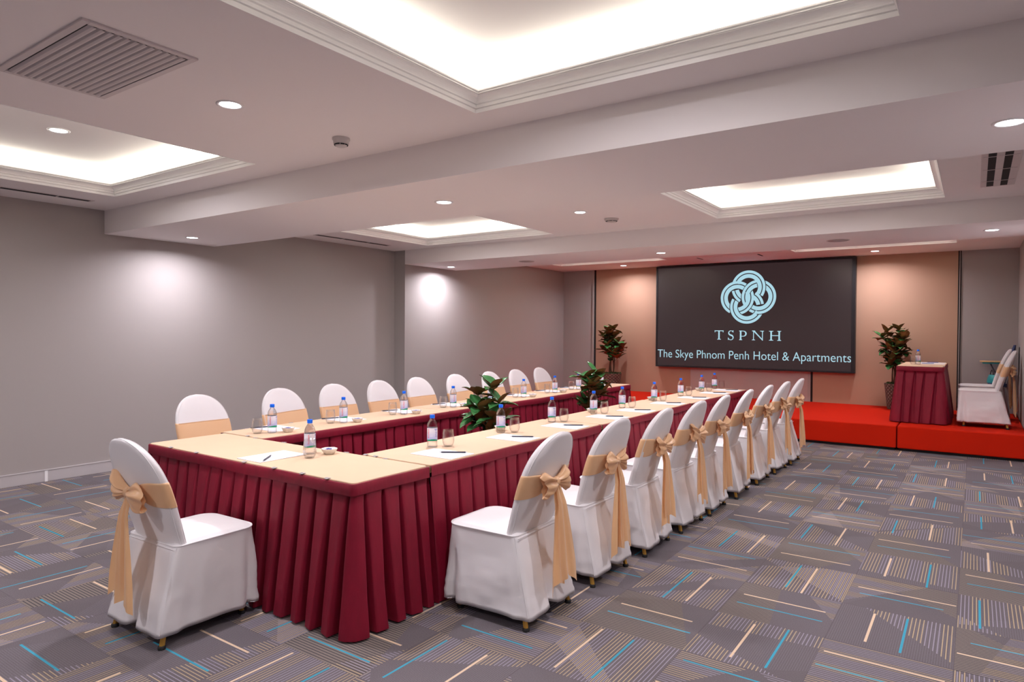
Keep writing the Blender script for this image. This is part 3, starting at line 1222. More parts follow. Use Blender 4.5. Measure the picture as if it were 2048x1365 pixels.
def make_cover(seed):
    rd = random.Random(seed)
    o1, o2 = rd.uniform(0, 50), rd.uniform(0, 50)
    # ---- back
    mb = MB()
    N = 48
    rows = []
    for t, cy, z, hwid, th in slab_rows():
        row = []
        for k in range(N):
            a = 2 * PI * k / N
            x, y = sect(a, hwid, th)
            wv = .0035 * nz(x + o1, z, 0, 9) + .002 * nz(x * 2 + o2, z * 1.2, 3, 16)
            y += wv * (1 if math.sin(a) > 0 else -1)
            row.append((x, cy + y, z))
        rows.append(row)
    mb.grid(rows, close_u=True)
    mb.face(rows[-1])
    # piping seams along the rim, front and rear
    for sgn in (-1, 1):
        pts = []
        sr = slab_rows()
        for t, cy, z, hwid, th in sr[:-1]:
            x, y = sect(PI - sgn * .42, hwid, th)
            pts.append((x, cy + y + sgn * .0005, z))
        pts.append((0, sr[-1][1] + sgn * sr[-1][4] * .6, sr[-1][2] + .0005))
        for t, cy, z, hwid, th in reversed(sr[:-1]):
            x, y = sect(sgn * .42, hwid, th)
            pts.append((x, cy + y + sgn * .0005, z))
        mb.tube(pts, .0026, 5)
    back = mb.mesh('back_cover', M['cover'], True)
    # ---- seat and skirt
    mb = MB()

    def rect_ring(hx, y0, y1, rf, rr, n=112):
        """rounded rectangle, starts at rear centre, counter-clockwise; returns x, y, nx, ny, s"""
        pts = []
        corners = [(hx - rr, y0 + rr, -90, rr), (hx - rf, y1 - rf, 0, rf), (-hx + rf, y1 - rf, 90, rf), (-hx + rr, y0 + rr, 180, rr)]
        raw = [(0, y0, 0, -1)]
        for cx, cy, a0, r in corners:
            for k in range(9):
                a = math.radians(a0 + 90 * k / 8)
                raw.append((cx + r * math.cos(a), cy + r * math.sin(a), math.cos(a), math.sin(a)))
        raw.append((0, y0, 0, -1))
        L = [0]
        for i in range(1, len(raw)):
            L.append(L[-1] + math.hypot(raw[i][0] - raw[i - 1][0], raw[i][1] - raw[i - 1][1]))
        k = 0
        for i in range(n):
            s = L[-1] * i / n
            while L[k + 1] < s:
                k += 1
            t = (s - L[k]) / max(1e-9, L[k + 1] - L[k])
            q = [raw[k][j] * (1 - t) + raw[k + 1][j] * t for j in range(4)]
            pts.append((q[0], q[1], q[2], q[3], i / n))
        return pts
    rows = []
    # dome from the middle outwards
    for q in (.02, .25, .5, .7, .84, .93, .98, 1.0):
        ring = rect_ring(.215, -.200, .245, .075, .03)
        zc = .478 - .012 * q ** 3 - (.010 if q >= .98 else 0)
        rows.append([(x * q, .02 + (y - .02) * q, zc + .0018 * nz(x * q + o1, y * q, 2, 9)) for x, y, nx, ny, s in ring])
    # seam bead
    for off, z in ((.003, .462), (.0045, .458), (.001, .453)):
        ring = rect_ring(.215, -.200, .245, .075, .03)
        rows.append([(x + nx * off, y + ny * off, z) for x, y, nx, ny, s in ring])
    NR = 18
    Cr = .395  # position of the front corners along s is symmetric about .5
    for r in range(NR + 1):
        f = r / NR
        ring = rect_ring(.215 + .026 * f, -.205 - .098 * f, .245 + .005 * f, .075 - .03 * f, .03 - .008 * f)
        row = []
        for x, y, nx, ny, s in ring:
            off = 0.0
            # front corner pleats
            for c in (.36, .64):
                d = abs(s - c)
                off += -.034 * f ** .7 * math.exp(-(d / .012) ** 2) + .012 * f * math.exp(-((d - .03) / .016) ** 2)
            # rear centre inverted pleat
            d = min(s, 1 - s)
            off += -.045 * f ** .55 * math.exp(-(d / .013) ** 4) + .006 * f * math.exp(-((d - .04) / .02) ** 2)
            # rear corner crease
            for c in (.16, .84):
                off += .006 * f * math.exp(-((s - c) / .012) ** 2) - .012 * f * math.exp(-((s - c - .03) / .02) ** 2)
            # diagonal drape and crumple
            side = 1 if x > 0 else -1
            dr = math.sin((y * 9 + (1 - f) * 4.2 + o1)) * .006 * math.sin(PI * min(1, f * 1.1)) * (abs(nx) > .7)
            off += dr
            off += (.012 * f + .003) * nz(x * 1.0 + o1, y + o2, f * .6, 4.2) + .004 * nz(x + o2, y + o1, f * 2.2, 9) * (.2 + f)
            zz = .450 * (1 - f) + .064 * f
            zz += .008 * f * nz(x + o2, y, 5, 5) + .010 * f * math.exp(-(d / .02) ** 2)
            row.append((x + nx * off, y + ny * off, zz))
        rows.append(row)
    rows.append([(p[0] * .99, p[1] * .99, p[2] + .004) for p in rows[-1]])
    mb.grid(rows, close_u=True, flip=True)
    mb.face(list(reversed(rows[0])))
    # horizontal seam across the rear panel and edge seams down the sides
    rear = [(x, -.208 - .0035, .447) for x in (-.205, -.1, 0, .1, .205)]
    mb.tube(rear, .002, 5)
    for sx_ in (-1, 1):
        mb.tube([(sx_ * (.2085 + .026 * f), -.193 - .098 * f, .450 * (1 - f) + .075 * f) for f in (0, .25, .5, .75, 1)], .0022, 5)
    seat = mb.mesh('seat_cover', M['cover'], True)
    # ---- sash band round the back
    mb = MB()
    rows = []
    t0, t1 = .385, .620
    NB, J = 72, 13
    for j in range(J):
        v = j / (J - 1)
        row = []
        for k in range(NB):
            a = 2 * PI * k / NB
            x_guess = math.cos(a)
            rearness = max(0, -math.sin(a))
            xc, hw0 = 0, 0
            cy, z, hwid, th = slab_at(t0 + (t1 - t0) * v)
            x, y = sect(a, hwid + .003, th + .004)
            g = .66 * math.exp(-(x / .085) ** 2) * (rearness > 0)
            vv = v + (.5 - v) * g
            cy, z, hwid, th = slab_at(t0 + (t1 - t0) * vv)
            x, y = sect(a, hwid + .003, th + .0045 + (.001 if 0 < j < J - 1 else 0))
            fold = 0
            if rearness > 0:
                amp = .0045 * math.exp(-((abs(x) - .07) / .075) ** 2)
                fold = amp * math.sin(v * 17 + o1 + x * 8 * (1 if x > 0 else -1))
            y -= abs(fold) * 1.5 if rearness > 0 else 0
            z += .010 * (x / .22) * (o1 - 25) / 25
            row.append((x, cy + y, z))
        rows.append(row)
    rows.append([(p[0] * .985, p[1] + .001, p[2]) for p in rows[-1]])
    mb.grid(rows, close_u=True)
    sash = mb.mesh('sash_band', M['sash'], True)
    # ---- bow loops
    cy, z0, hwid, th = slab_at(.51)
    yb = cy - th - .012
    mb = MB()
    zk = z0 + .002
    for sg in (-1, 1):
        L = .104 + rd.uniform(-.012, .018)
        droop = rd.uniform(-.040, .030)
        ph = rd.uniform(0, 6)
        rows = []
        NU = 15
        for i in range(NU + 1):
            u = i / NU
            env = .014 + .054 * min(1, u / .72) ** 1.2 - (.012 * ((u - .8) / .2) ** 2 if u > .8 else 0)
            ry = .010 + .020 * math.sin(PI * min(1, u * .9 + .05)) ** .8
            cx = sg * (.006 + L * u)
            cz = zk + droop * u * u + .006 * u
            cyy = yb - .006 - .018 * math.sin(PI * u * .85)
            row = []
            for k in range(40):
                a = 2 * PI * k / 40
                rip = 1 + .75 * (abs(math.sin(2.5 * a + ph + u * 1.1)) - .55) * (.5 + .5 * u) + .25 * math.sin(9 * a + ph * 2 + u * 2)
                zz = cz + env * math.sin(a) * (1 + .07 * math.sin(3 * a + ph))
                yy = cyy + ry * math.cos(a) * rip
                xx = cx + sg * .016 * math.sin(2 * a + ph) * u + sg * .014 * math.cos(a + ph) * u
                row.append((xx, yy, zz))
            rows.append(row)
        mb.grid(rows, close_u=True)
        # inner hollow end: fold inwards
        last = rows[-1]
        cxm = sum(p[0] for p in last) / len(last); cym = sum(p[1] for p in last) / len(last); czm = sum(p[2] for p in last) / len(last)
        r2 = [(cxm + (p[0] - cxm) * .6 - sg * .018, cym + (p[1] - cym) * .45, czm + (p[2] - czm) * .75) for p in last]
        r3 = [(cxm - sg * .045, cym + (p[1] - cym) * .15, czm + (p[2] - czm) * .4) for p in last]
        mb.grid([last, r2, r3], close_u=True)
    bow = mb.mesh('bow', M['sash'], True)
    mb = MB()
    rows = []
    for i in range(11):
        a = PI * i / 10
        row = []
        for k in range(20):
            b_ = 2 * PI * k / 20
            rr = 1 + .14 * math.sin(6 * b_ + i * .3 + o2)
            row.append((.021 * math.sin(a) * math.cos(b_) * rr, yb - .016 + .022 * math.sin(a) * math.sin(b_) * rr, zk - .002 + .026 * math.cos(a)))
        rows.append(row)
    mb.grid(rows, close_u=True, flip=True)
    knot = mb.mesh('knot', M['sash'], True)
    # ---- two tails
    tails = []
    for sg in (-1, 1):
        mb = MB()
        rows = []
        zend = .195 + rd.uniform(-.04, .04)
        xd = sg * rd.uniform(.020, .045) + rd.uniform(-.015, .015)
        wbot = rd.uniform(.135, .175)
        ph = rd.uniform(0, 6)
        NT, NW = 26, 22
        for i in range(NT + 1):
            f = i / NT
            wd = .030 + (wbot - .030) * min(1, f * 1.25) ** .75
            row = []
            for k in range(NW + 1):
                q = k / NW - .5
                x = sg * .006 + xd * f + wd * q
                fold = (.007 + .004 * f) * math.sin(q * 10 + ph + f * .8) + .0035 * math.sin(q * 23 + ph * 1.7)
                zz = (zk - .012) * (1 - f) + zend * f
                if f > .8:
                    notch = (f - .8) / .2
                    zz += notch * (.045 * (1 - abs(q) * 2) ** 1.0 - .03 * q * sg)
                base = yb - .014 - .020 * min(1, f * 5) - .022 * f
                yy = base - sg * .006 + fold * min(1, .35 + f * 1.2)
                row.append((x, yy, zz))
            rows.append(row)
        mb.grid(rows)
        tails.append(mb.mesh('sash_tail', M['tail'], True))
    return back, seat, sash, bow, knot, tails


def leg_mesh(p0, p1, hexa=True):
    mb = MB()
    mb.tube([p0, p1], [.0165, .0135], 6)
    return mb.mesh('leg', M['gold'])


def foot_mesh(p):
    mb = MB()
    mb.lathe([(.017, 0), (.018, .004), (.017, .016), (.0145, .018)], 12, c=p)
    return mb.mesh('foot_cap', M['rubber'], True)


def make_chair(seed):
    t = empty('banquet_chair')
    back, seat, sash, bow, knot, tails = make_cover(seed)

    def add(me, par):
        o = bpy.data.objects.new(me.name.split('.')[0], me)
        COL.objects.link(o)
        o.parent = par
        return o
    add(back, t)
    add(seat, t)
    b_ = add(sash, t); b_['label'] = 'peach satin sash band'
    w_ = add(bow, t); w_['label'] = 'peach satin bow'
    add(knot, w_)
    for q in tails:
        add(q, t)['label'] = 'long peach sash tail'
    for sx_ in (-1, 1):
        l = add(leg_mesh((sx_ * .165, -.170, .43), (sx_ * .214, -.268, .012)), t)
        l['label'] = 'gold leg'
        add(foot_mesh((sx_ * .214, -.268, 0)), l)
        l = add(leg_mesh((sx_ * .165, .175, .43), (sx_ * .170, .180, .012)), t)
        l['label'] = 'gold leg'
        add(foot_mesh((sx_ * .170, .180, 0)), l)
    return t


protos = [make_chair(s) for s in (5, 17, 29, 43)]
used = set()


def place_chair(k, x, y, z, rz, label, group):
    p = protos[k % len(protos)]
    if k % len(protos) in used:
        o = copy_tree(p)
    else:
        o = p
        used.add(k % len(protos))
    o.location = (x, y, z)
    o.rotation_euler = (0, 0, rz)
    tag(o, label, 'chair', group)
    return o


ORD = ['nearest the camera', 'second from the camera', 'third from the camera', 'fourth from the camera', 'in the middle, fifth from the camera', 'fourth from the stage', 'third from the stage', 'second from the stage', 'nearest the stage']
place_chair(0, -3.31, 1.862, 0, math.radians(1.5), 'white covered chair with peach bow alone at the near end table, at lower left', None)
RC = [(2.951, -1.822), (3.665, -1.815), (4.318, -1.79), (4.97, -1.775), (5.546, -1.765), (6.224, -1.755), (6.902, -1.74), (7.535, -1.715), (8.136, -1.695)]
jit = [1.0, -1.2, 1.5, -.8, 2.0, 3.5, .5, -1, 1.2]
for k, (y, fx_) in enumerate(RC):
    place_chair(k + 1, fx_ - .262, y, 0, PI / 2 + math.radians(jit[k]), 'white covered chair with peach bow, right row, ' + ORD[k], 'chairs along the right row of tables')
LC = [2.915, 3.67, 4.29, 4.905, 5.49, 6.158, 6.855, 7.462, 8.09]
for k, y in enumerate(LC):
    place_chair(k + 2, -4.740 - .010 * k, y, 0, -PI / 2 + math.radians(jit[8 - k] * .8), 'white covered chair with peach sash, left row, ' + ORD[k], 'chairs along the left row of tables')
place_chair(1, .075, 10.42, STH, PI / 2, 'white covered chair on the stage, nearer the stage edge', 'covered chairs on the stage')
place_chair(2, .06, 11.34, STH, PI / 2, 'white covered chair on the stage, behind the front one and nearer the back wall', 'covered chairs on the stage')

# tablet-arm chair in the stage corner
t = empty('tablet_arm_chair', (.19, 11.93, STH + .001), PI / 2, 'navy and teal chair with fold-over writing tablet in the far right stage corner', 'chair')
mb = MB()
rows = []
for i in range(13):
    f = i / 12
    z = .60 + .42 * f
    hw_ = .20 * (1 - .25 * abs(f * 2 - 1) ** 3)
    row = []
    for k in range(24):
        a = 2 * PI * k / 24
        x, y = sect(a, hw_, .022 * math.sin(PI * (.08 + .84 * f)) + .004)
        row.append((x, -.20 - .085 * f + y, z))
    rows.append(row)
mb.grid(rows, close_u=True); mb.face(list(reversed(rows[0]))); mb.face(rows[-1])
mb.build('backrest', M['navy'], t, smooth=True)
mb = MB(); rounded_slab(mb, -.21, .21, -.19, .03, .42, .47, r=.05)
mb.build('seat', M['navy'], t, bevel=.008)
mb = MB()
for s_ in (-1, 1):
    mb.tube([(s_ * .215, .20, 0), (s_ * .215, .17, .40), (s_ * .215, -.16, .42), (s_ * .215, -.22, .0)], .011, 8)
    mb.tube([(s_ * .15, -.17, .42), (s_ * .15, -.215, .62), (s_ * .15, -.25, .8)], .010, 8)
mb.build('frame', M['chrome'], t)
mb = MB()
mb.tube([(.215, -.10, .42), (.255, -.06, .60), (.255, .0, .743)], .010, 8)
mb.build('tablet_support', M['chrome'], t)
mb = MB(); rounded_slab(mb, -.03, .29, -.14, .13, .765, .781, r=.05)
tb = mb.build('writing_tablet', M['wood'], t, bevel=.003)
mb = MB(); rounded_slab(mb, -.01, .27, -.12, .10, .742, .7645, r=.04)
mb.build('tray', M['teal'], tb)
# teal bag standing on that chair
t = empty('handbag', (.235, 11.88, STH + .472), .3, 'teal bag with looped black handles on the tablet chair seat', 'bag')
mb = MB()
rows = []
for i in range(9):
    f = i / 8
    s_ = 1 - .28 * f ** 2
    rows.append([(.085 * s_ * math.cos(2 * PI * k / 20), .115 * s_ * math.sin(2 * PI * k / 20) + .006 * math.sin(5 * 2 * PI * k / 20), .115 * f) for k in range(20)])
mb.grid(rows, close_u=True); mb.face(rows[-1]); mb.face(list(reversed(rows[0])))
mb.build('body', M['teal'], t, smooth=True)
for sx_ in (-1, 1):
    mb = MB()
    mb.tube([(sx_ * .03, -.06 + .12 * math.sin(PI * q / 10 / 1) * 0 + .012 * q, .11 + .075 * math.sin(PI * q / 10)) for q in range(11)], .006, 6)
    mb.build('handle', M['black'], t)

# ------------------------------------------------------------------ things on the tables
def make_bottle():
    t = empty('water_bottle')
    mb = MB()
    prof = [(.001, .004), (.020, .003), (.029, .001), (.0325, .006), (.033, .014), (.0325, .022), (.0322, .040), (.0322, .120), (.0325, .130), (.0315, .145),
            (.026, .160), (.019, .171), (.0145, .177), (.0135, .182), (.0135, .190)]
    mb.lathe(prof, 28)
    mb.build('bottle_body', M['bottle'], t, smooth=True)
    mb = MB()
    mb.lathe([(.0331, .042), (.0332, .044), (.0332, .122), (.0331, .124)], 36, cap0=False, cap1=False)
    lb = mb.build('bottle_label', M['label'], t, smooth=True)
    # vertical red lettering wrapped on the label
    me_ = text_mesh('kulen')
    xs_ = [v.co.x for v in me_.vertices]
    a0, a1 = min(xs_), max(xs_)
    ch = max(v.co.y for v in me_.vertices)
    v_ = []
    for v in me_.vertices:
        fx_ = (v.co.x - a0) / (a1 - a0)
        z = .062 + fx_ * .056
        ang = PI * 1.52 - (v.co.y / ch) * .34
        v.co = Vector((.0337 * math.cos(ang), .0337 * math.sin(ang), z))
    me_.materials.append(M['labelred'])
    lt = bpy.data.objects.new('lettering', me_)
    COL.objects.link(lt)
    lt.parent = lb
    mb = MB()
    for k in range(7):
        a = PI * 1.9 + .05 * (k % 2)
        r = .0336
        z = .070 + k * .0062
        seg = [(r * math.cos(a + q * .09), r * math.sin(a + q * .09)) for q in range(7 - (k * 3) % 4)]
        mb.grid([[(x, y, z) for x, y in seg], [(x, y, z + .0022) for x, y in seg]])
    seg = [(.0336 * math.cos(PI * 1.86 + q * .08), .0336 * math.sin(PI * 1.86 + q * .08)) for q in range(9)]
    mb.grid([[(x, y, .113) for x, y in seg], [(x, y, .1175) for x, y in seg]])
    mb.build('small_print', M['labelblue'], lb)
    mb = MB()
    prof = [(.0150, .184), (.0158, .185), (.0158, .203), (.0148, .206), (.001, .2065)]
    mb.lathe(prof, 36)
    mb.build('cap', M['cap'], t, smooth=False, bevel=.0005)
    return t


def make_glass():
    mb = MB()
    prof = [(.001, .0), (.024, .0), (.027, .003), (.0345, .018), (.0385, .036), (.0385, .052), (.036, .080), (.0325, .108), (.0315, .1085),
            (.0345, .080), (.0368, .052), (.0368, .037), (.033, .020), (.025, .008), (.001, .0065)]
    mb.lathe(prof, 32)
    return mb.mesh('drinking_glass', M['glass'], True)


def make_paper():
    mb = MB(); mb.box(-.158, .158, -.110, .110, 0, .003)
    return mb.mesh('paper_pad', M['paper'])


def make_pen(colour):
    t = empty('pen')
    mb = MB(); mb.tube([(-.078, 0, .0050), (-.074, 0, .0050), (.066, 0, .0050), (.070, 0, .0050)], [.003, .0043, .0043, .0034], 10)
    mb.build('barrel', colour, t, smooth=True)
    mb = MB(); mb.tube([(-.092, 0, .0050), (-.086, 0, .0050), (-.078, 0, .0050)], [.0008, .0022, .0034], 10)
    mb.build('tip', M['penmetal'], t, smooth=True)
    mb = MB(); mb.tube([(.070, 0, .0050), (.078, 0, .0050)], [.0030, .0030], 10)
    mb.build('end_cap', M['penmetal'], t, smooth=True)
    return t


def make_bowl():
    t = empty('sweet_bowl')
    mb = MB()
    rows = []
    n = 6
    for r, z in ((.024, 0), (.028, .002), (.040, .020), (.046, .031), (.0465, .034), (.043, .034), (.037, .020), (.026, .008)):
        row = []
        for k in range(24):
            a = 2 * PI * k / 24
            rr = r * (1 + .06 * math.cos(6 * a))
            row.append((rr * math.cos(a), rr * math.sin(a), z))
        rows.append(row)
    mb.grid(rows, close_u=True); mb.face(rows[-1]); mb.face(list(reversed(rows[0])))
    mb.build('bowl', M['bowl'], t, smooth=True)
    return t


def make_candy(m):
    mb = MB()
    rows = []
    for x, r in ((-.015, .006), (-.012, .0065), (-.008, .002), (-.006, .0055), (0, .0068), (.006, .0055), (.008, .002), (.012, .0065), (.015, .006)):
        rows.append([(x, r * math.cos(2 * PI * k / 10), r * .8 * math.sin(2 * PI * k / 10)) for k in range(10)])
    mb.grid(rows, close_u=True, flip=True); mb.face(rows[0]); mb.face(rows[-1])
    return mb.mesh('wrapped_sweet', m, True)


BOT, PENP = make_bottle(), make_pen(M['pen'])
GLA, PAP = make_glass(), make_paper()
BOWLP = make_bowl()
CAN = [make_candy(M[q]) for q in ('candy_blue', 'candy_white', 'candy_red')]
first = {'b': True, 'p': True, 'w': True}


def put(root, key, loc, rz, label, cat, group):
    o = root if first[key] else copy_tree(root)
    first[key] = False
    o.location = loc
    o.rotation_euler = (0, 0, rz)
    for q in ('label', 'category', 'group'):
        if q in o:
            del o[q]
    return tag(o, label, cat, group)


def putm(name, me_, loc, rz, label, cat, group):
    o = bpy.data.objects.new(name, me_)
    COL.objects.link(o)
    o.location = loc
    o.rotation_euler = (0, 0, rz)
    return tag(o, label, cat, group)


def sweets(x, y, z, label, group, seed, full=True):
    rd = random.Random(seed)
    put(BOWLP, 'w', (x, y, z), rd.uniform(0, 1), label, 'bowl', 'white sweet bowls')
    cols = ['blue', 'white', 'red'] if seed % 3 == 0 else ['blue', 'blue', 'white']
    for k in range(7 if full else 5):
        a = k * 2 * PI / 6
        r = .020 if k < 6 else 0
        i = k % 3
        ii = {'blue': 0, 'white': 1, 'red': 2}[cols[i]]
        c = bpy.data.objects.new('wrapped_sweet', CAN[ii])
        COL.objects.link(c)
        c.location = (x + r * math.cos(a), y + r * math.sin(a), z + .024 + .005 * (k == 6) + (.002 * (k % 2)))
        c.rotation_euler = (rd.uniform(-.15, .15), rd.uniform(-.15, .15), a + PI / 2 + rd.uniform(-.4, .4))
        tag(c, '%s wrapped sweet in %s' % (cols[i], group), 'sweet', 'sweets in ' + group)


T_ = TH
RB_ = [3.19, 3.938, 4.652, 5.356, 5.948, 6.738, 7.49, 8.215, 8.72]
PL = ['at the near end', 'second from the near end', 'third from the near end', 'fourth from the near end', 'at the middle place', 'fourth from the stage end', 'third from the stage end', 'second from the stage end', 'at the stage end']
rdm = random.Random(11)
for k, y in enumerate(RB_):
    dx = .012 * (0 if y < 4.78 else 1 if y < 6.8 else 2)
    py = y - .175
    if k == 0:
        py = 3.035
    put(BOT, 'b', (-2.835 + dx, y, T_), rdm.uniform(-.5, .7), 'blue-capped water bottle on the right tables, ' + PL[k], 'bottle', 'water bottles on the right row')
    putm('drinking_glass', GLA, (-2.765 + dx, y + .075, T_), 0, 'clear drinking glass on the right tables, ' + PL[k], 'glass', 'glasses on the right row')
    # keep each pad clear of table joints, bottle and glass
    putm('paper_pad', PAP, (-2.622 + dx, y - .150, T_ + .0004), math.radians(rdm.uniform(-2, 3)), 'white note paper on the right tables, ' + PL[k], 'paper', 'note paper on the right row')
    put(PENP, 'p', (-2.575 + dx, y - .095, T_ + .0036), math.radians(32 + rdm.uniform(-4, 4)), 'dark pen on note paper, right tables, ' + PL[k], 'pen', 'pens on the right row')
    if k in (1, 3, 5, 7):
        sweets(-2.90 + dx, y + .085, T_, 'white sweet bowl on the right tables, ' + PL[k], 'the right row bowl ' + PL[k], k * 3 + 1)
LB_ = [2.945, 3.604, 4.293, 4.985, 5.595, 6.217, 6.915, 7.50, 8.13]
for k, y in enumerate(LB_):
    dx = -.012 * (0 if y < 4.74 else 1 if y < 6.72 else 2)
    put(BOT, 'b', (-4.150 + dx, y, T_), rdm.uniform(.2, 1.1), 'blue-capped water bottle on the left tables, ' + PL[k], 'bottle', 'water bottles on the left row')
    putm('drinking_glass', GLA, (-4.205 + dx, y - .085, T_), 0, 'clear drinking glass on the left tables, ' + PL[k], 'glass', 'glasses on the left row')
    putm('paper_pad', PAP, (-4.312 + dx, y + .140, T_ + .0004), math.radians(rdm.uniform(-3, 2)), 'white note paper on the left tables, ' + PL[k], 'paper', 'note paper on the left row')
    put(PENP, 'p', (-4.405 + dx, y + .085, T_ + .0036), math.radians(70 + rdm.uniform(-4, 4)), 'dark pen on note paper, left tables, ' + PL[k], 'pen', 'pens on the left row')
    sweets(-4.085 + dx, y + .088, T_ + (.0036 if False else 0), 'white sweet bowl on the left tables, ' + PL[k], 'the left row bowl ' + PL[k], k * 5 + 3)
# near end table
put(BOT, 'b', (-3.262, 2.575, T_), .75, 'small water bottle with blue cap on the near end table, behind its glass', 'bottle', None)
putm('drinking_glass', GLA, (-3.158, 2.492, T_), 0, 'clear stemless glass in front of the bottle on the near end table', 'glass', None)
putm('paper_pad', PAP, (-3.362, 2.388, T_ + .0004), PI / 2, 'white note paper on the near end table beside the glass', 'paper', None)
put(PENP, 'p', (-3.315, 2.320, T_ + .0036), math.radians(130), 'dark pen lying on note paper on the near end table', 'pen', None)
sweets(-3.165, 2.640, T_, 'white bowl of sweets on the near end table behind the glass', 'the bowl on the near end table', 6)
# stage table
zt = STH + TH
put(BOT, 'b', (-.646, 10.80, zt), .2, 'small water bottle with blue cap on the stage table', 'bottle', None)
putm('drinking_glass', GLA, (-.700, 10.74, zt), 0, 'clear stemless glass beside the bottle on the stage table', 'glass', None)
putm('paper_pad', PAP, (-.50, 11.05, zt + .0004), .03, 'white note paper on the near half of the stage table', 'paper', None)
putm('paper_pad', PAP, (-.50, 11.50, zt + .0004), 0, 'white note paper on the far half of the stage table', 'paper', None)
BP = make_pen(M['penblue'])
BP.location = (-.54, 11.07, zt + .0036); BP.rotation_euler = (0, 0, .35)
tag(BP, 'blue pen on the nearer note paper on the stage table', 'pen')
o = copy_tree(BP); o.location = (-.50, 11.51, zt + .0036); o.rotation_euler = (0, 0, .4)
tag(o, 'blue pen on the farther note paper on the stage table', 'pen')


# ------------------------------------------------------------------ plants
def leaf(mb, base, direction, up, L, W, curl, rd):
    d = direction.normalized()
    side = d.cross(up).normalized()
    nrm = side.cross(d).normalized()
    NU, NV = 9, 4
    top, bot = [], []
    tw = rd.uniform(-.4, .4)
    for i in range(NU + 1):
        u = i / NU
        wd = W * (math.sin(PI * min(1, u ** .85 * .985 + .01)) ** .75) if 0 < i < NU else W * .04
        c = base + d * (L * u) - nrm * (curl * L * u * u) 
        rt, rb = [], []
        for k in range(NV + 1):
            q = k / NV * 2 - 1
            p = c + side * (wd * q) + nrm * (wd * .32 * abs(q) ** 1.4) + nrm * (.02 * L * math.sin(u * 9 + q))
            rt.append(p + nrm * .0012)
            rb.append(p - nrm * .0012)
        top.append(rt)
        bot.append(rb)
    mb.cur = 0
    mb.grid(top, flip=True)
    mb.cur = 1
    mb.grid(bot)


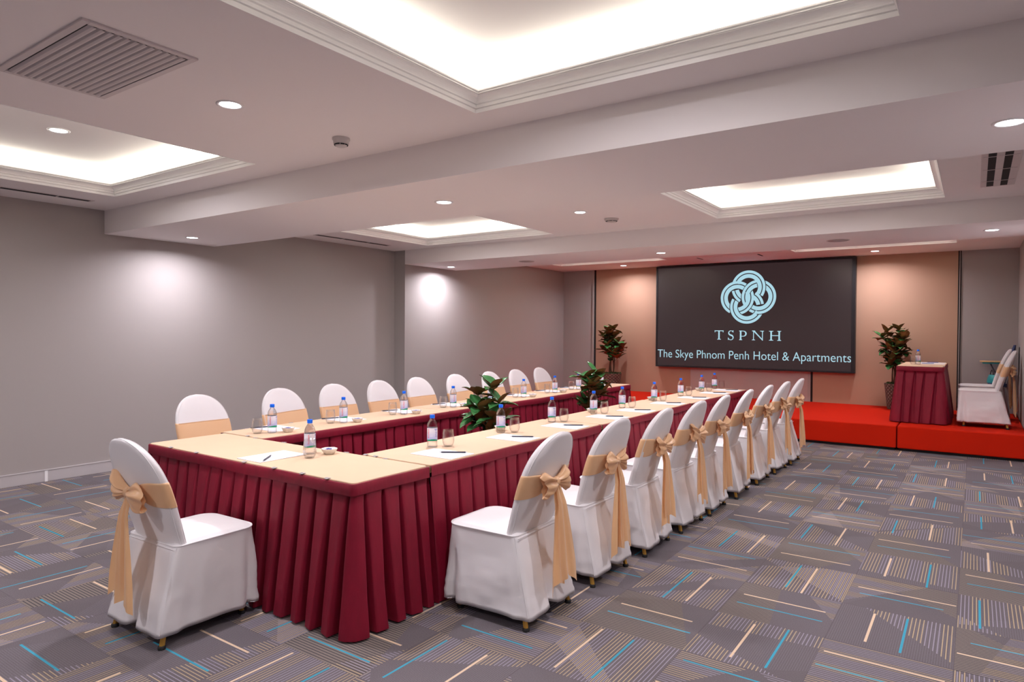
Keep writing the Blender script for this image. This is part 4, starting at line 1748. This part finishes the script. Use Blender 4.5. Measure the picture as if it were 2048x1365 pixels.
def make_plant(label, group, loc, pot, height, spread, nst, seed, leaflen, nodes):
    rd = random.Random(seed)
    name, H0, r0, r1 = pot
    t = empty('potted_plant', loc, 0, label, 'plant', group)
    mb = MB()
    prof = [(r0 * .96, 0), (r0, .008), ((r0 + r1) / 2 * 1.01, H0 * .5), (r1, H0 - .03), (r1 * 1.02, H0 - .01), (r1 * 1.02, H0), (r1 * .93, H0), (r1 * .92, H0 - .03)]
    mb.lathe(prof, 40)
    mb.build('pot', M['basket'], t, smooth=True)
    mb = MB()
    rows = []
    for i in range(9):
        r = r1 * .93 * i / 8 + .001
        rows.append([(r * math.cos(2 * PI * k / 28), r * math.sin(2 * PI * k / 28), H0 - .012 + .020 * nz(i * .5, k * .7, seed) + .015 * (1 - (i / 8) ** 2)) for k in range(28)])
    mb.grid(rows, close_u=True)
    for _ in range(150):
        a, r = rd.uniform(0, 2 * PI), r1 * .92 * math.sqrt(rd.random())
        x, y = r * math.cos(a), r * math.sin(a)
        mb.face([(x - .006, y, H0 - .01), (x + .006, y + .003, H0 - .01), (x + rd.uniform(-.012, .012), y + rd.uniform(-.012, .012), H0 + rd.uniform(.015, .035))])
    mb.build('moss', M['moss'], t)
    lv, st, bd = MB(), MB(), MB()
    for s_ in range(nst):
        a = 2 * PI * s_ / nst + rd.uniform(-.5, .5)
        rr = r1 * .35
        lean = spread * rd.uniform(.15, .75)
        hgt = H0 + (height - H0) * rd.uniform(.55, 1.0) if s_ else height * .97
        if s_ == 0:
            lean = .03
        pts = []
        for i in range(9):
            f = i / 8
            pts.append(Vector((math.cos(a) * (rr * (1 - f) * .6 + lean * f ** 1.5) + .012 * math.sin(f * 7 + s_), math.sin(a) * (rr * (1 - f) * .6 + lean * f ** 1.5) + .012 * math.cos(f * 6 + s_), H0 - .03 + (hgt - H0 + .03) * f)))
        st.tube(pts, [.010 * (1 - .55 * i / 8) for i in range(9)], 7)
        # whorls of leaves
        for nd in range(nodes):
            f = .30 + .70 * (nd + 1) / nodes if nodes > 1 else 1
            i = min(7, int(f * 8 - .001))
            p = pts[i].lerp(pts[i + 1], f * 8 - i)
            # short side twig
            tip = p
            if nd < nodes - 1:
                ta = rd.uniform(0, 2 * PI)
                tip = p + Vector((math.cos(ta), math.sin(ta), .55)) * rd.uniform(.04, .12) * spread / .25
                st.tube([p, p.lerp(tip, .5) + Vector((0, 0, -.004)), tip], [.005, .004, .0035], 6)
            n = rd.randint(5, 7)
            for q in range(n):
                la = 2 * PI * q / n + rd.uniform(-.4, .4)
                el = rd.uniform(-.25, .75) if q % 3 else rd.uniform(.6, 1.2)
                d = Vector((math.cos(la) * math.cos(el), math.sin(la) * math.cos(el), math.sin(el)))
                leaf(lv, tip, d, Vector((0, 0, 1)) + d * .01, leaflen * rd.uniform(.75, 1.15), leaflen * rd.uniform(.28, .37), rd.uniform(.05, .35), rd)
            if nd == nodes - 1 and s_ % 2 == 0:
                bd.lathe([(.001, 0), (.008, .006), (.010, .016), (.006, .028), (.001, .034)], 10, c=tuple(tip))
    st.build('stem', M['stem'], t, smooth=True)
    lv.build('foliage', [M['leaf'], M['leaf_under']], t, smooth=True)
    bd.build('bud', M['bud'], t, smooth=True)
    return t


make_plant('tall potted plant with green and brown leaves on the stage, left of the screen', 'leafy plants on the stage', (-5.85, 11.84, STH), ('pot', .37, .140, .190), 1.25, .30, 7, 4, .185, 4)
make_plant('tall potted plant with green and brown leaves on the stage, between screen and stage table', 'leafy plants on the stage', (-1.01, 11.91, STH), ('pot', .40, .110, .150), 1.26, .21, 7, 21, .18, 4)
make_plant('leafy potted plant on the floor inside the U of tables, nearer the camera', 'leafy plants between the table rows', (-3.44, 4.60, 0), ('pot', .30, .12, .15), 1.02, .25, 5, 33, .18, 3)
make_plant('leafy potted plant on the floor inside the U of tables, nearer the stage', 'leafy plants between the table rows', (-3.44, 6.52, 0), ('pot', .30, .12, .15), 1.04, .25, 5, 52, .18, 3)
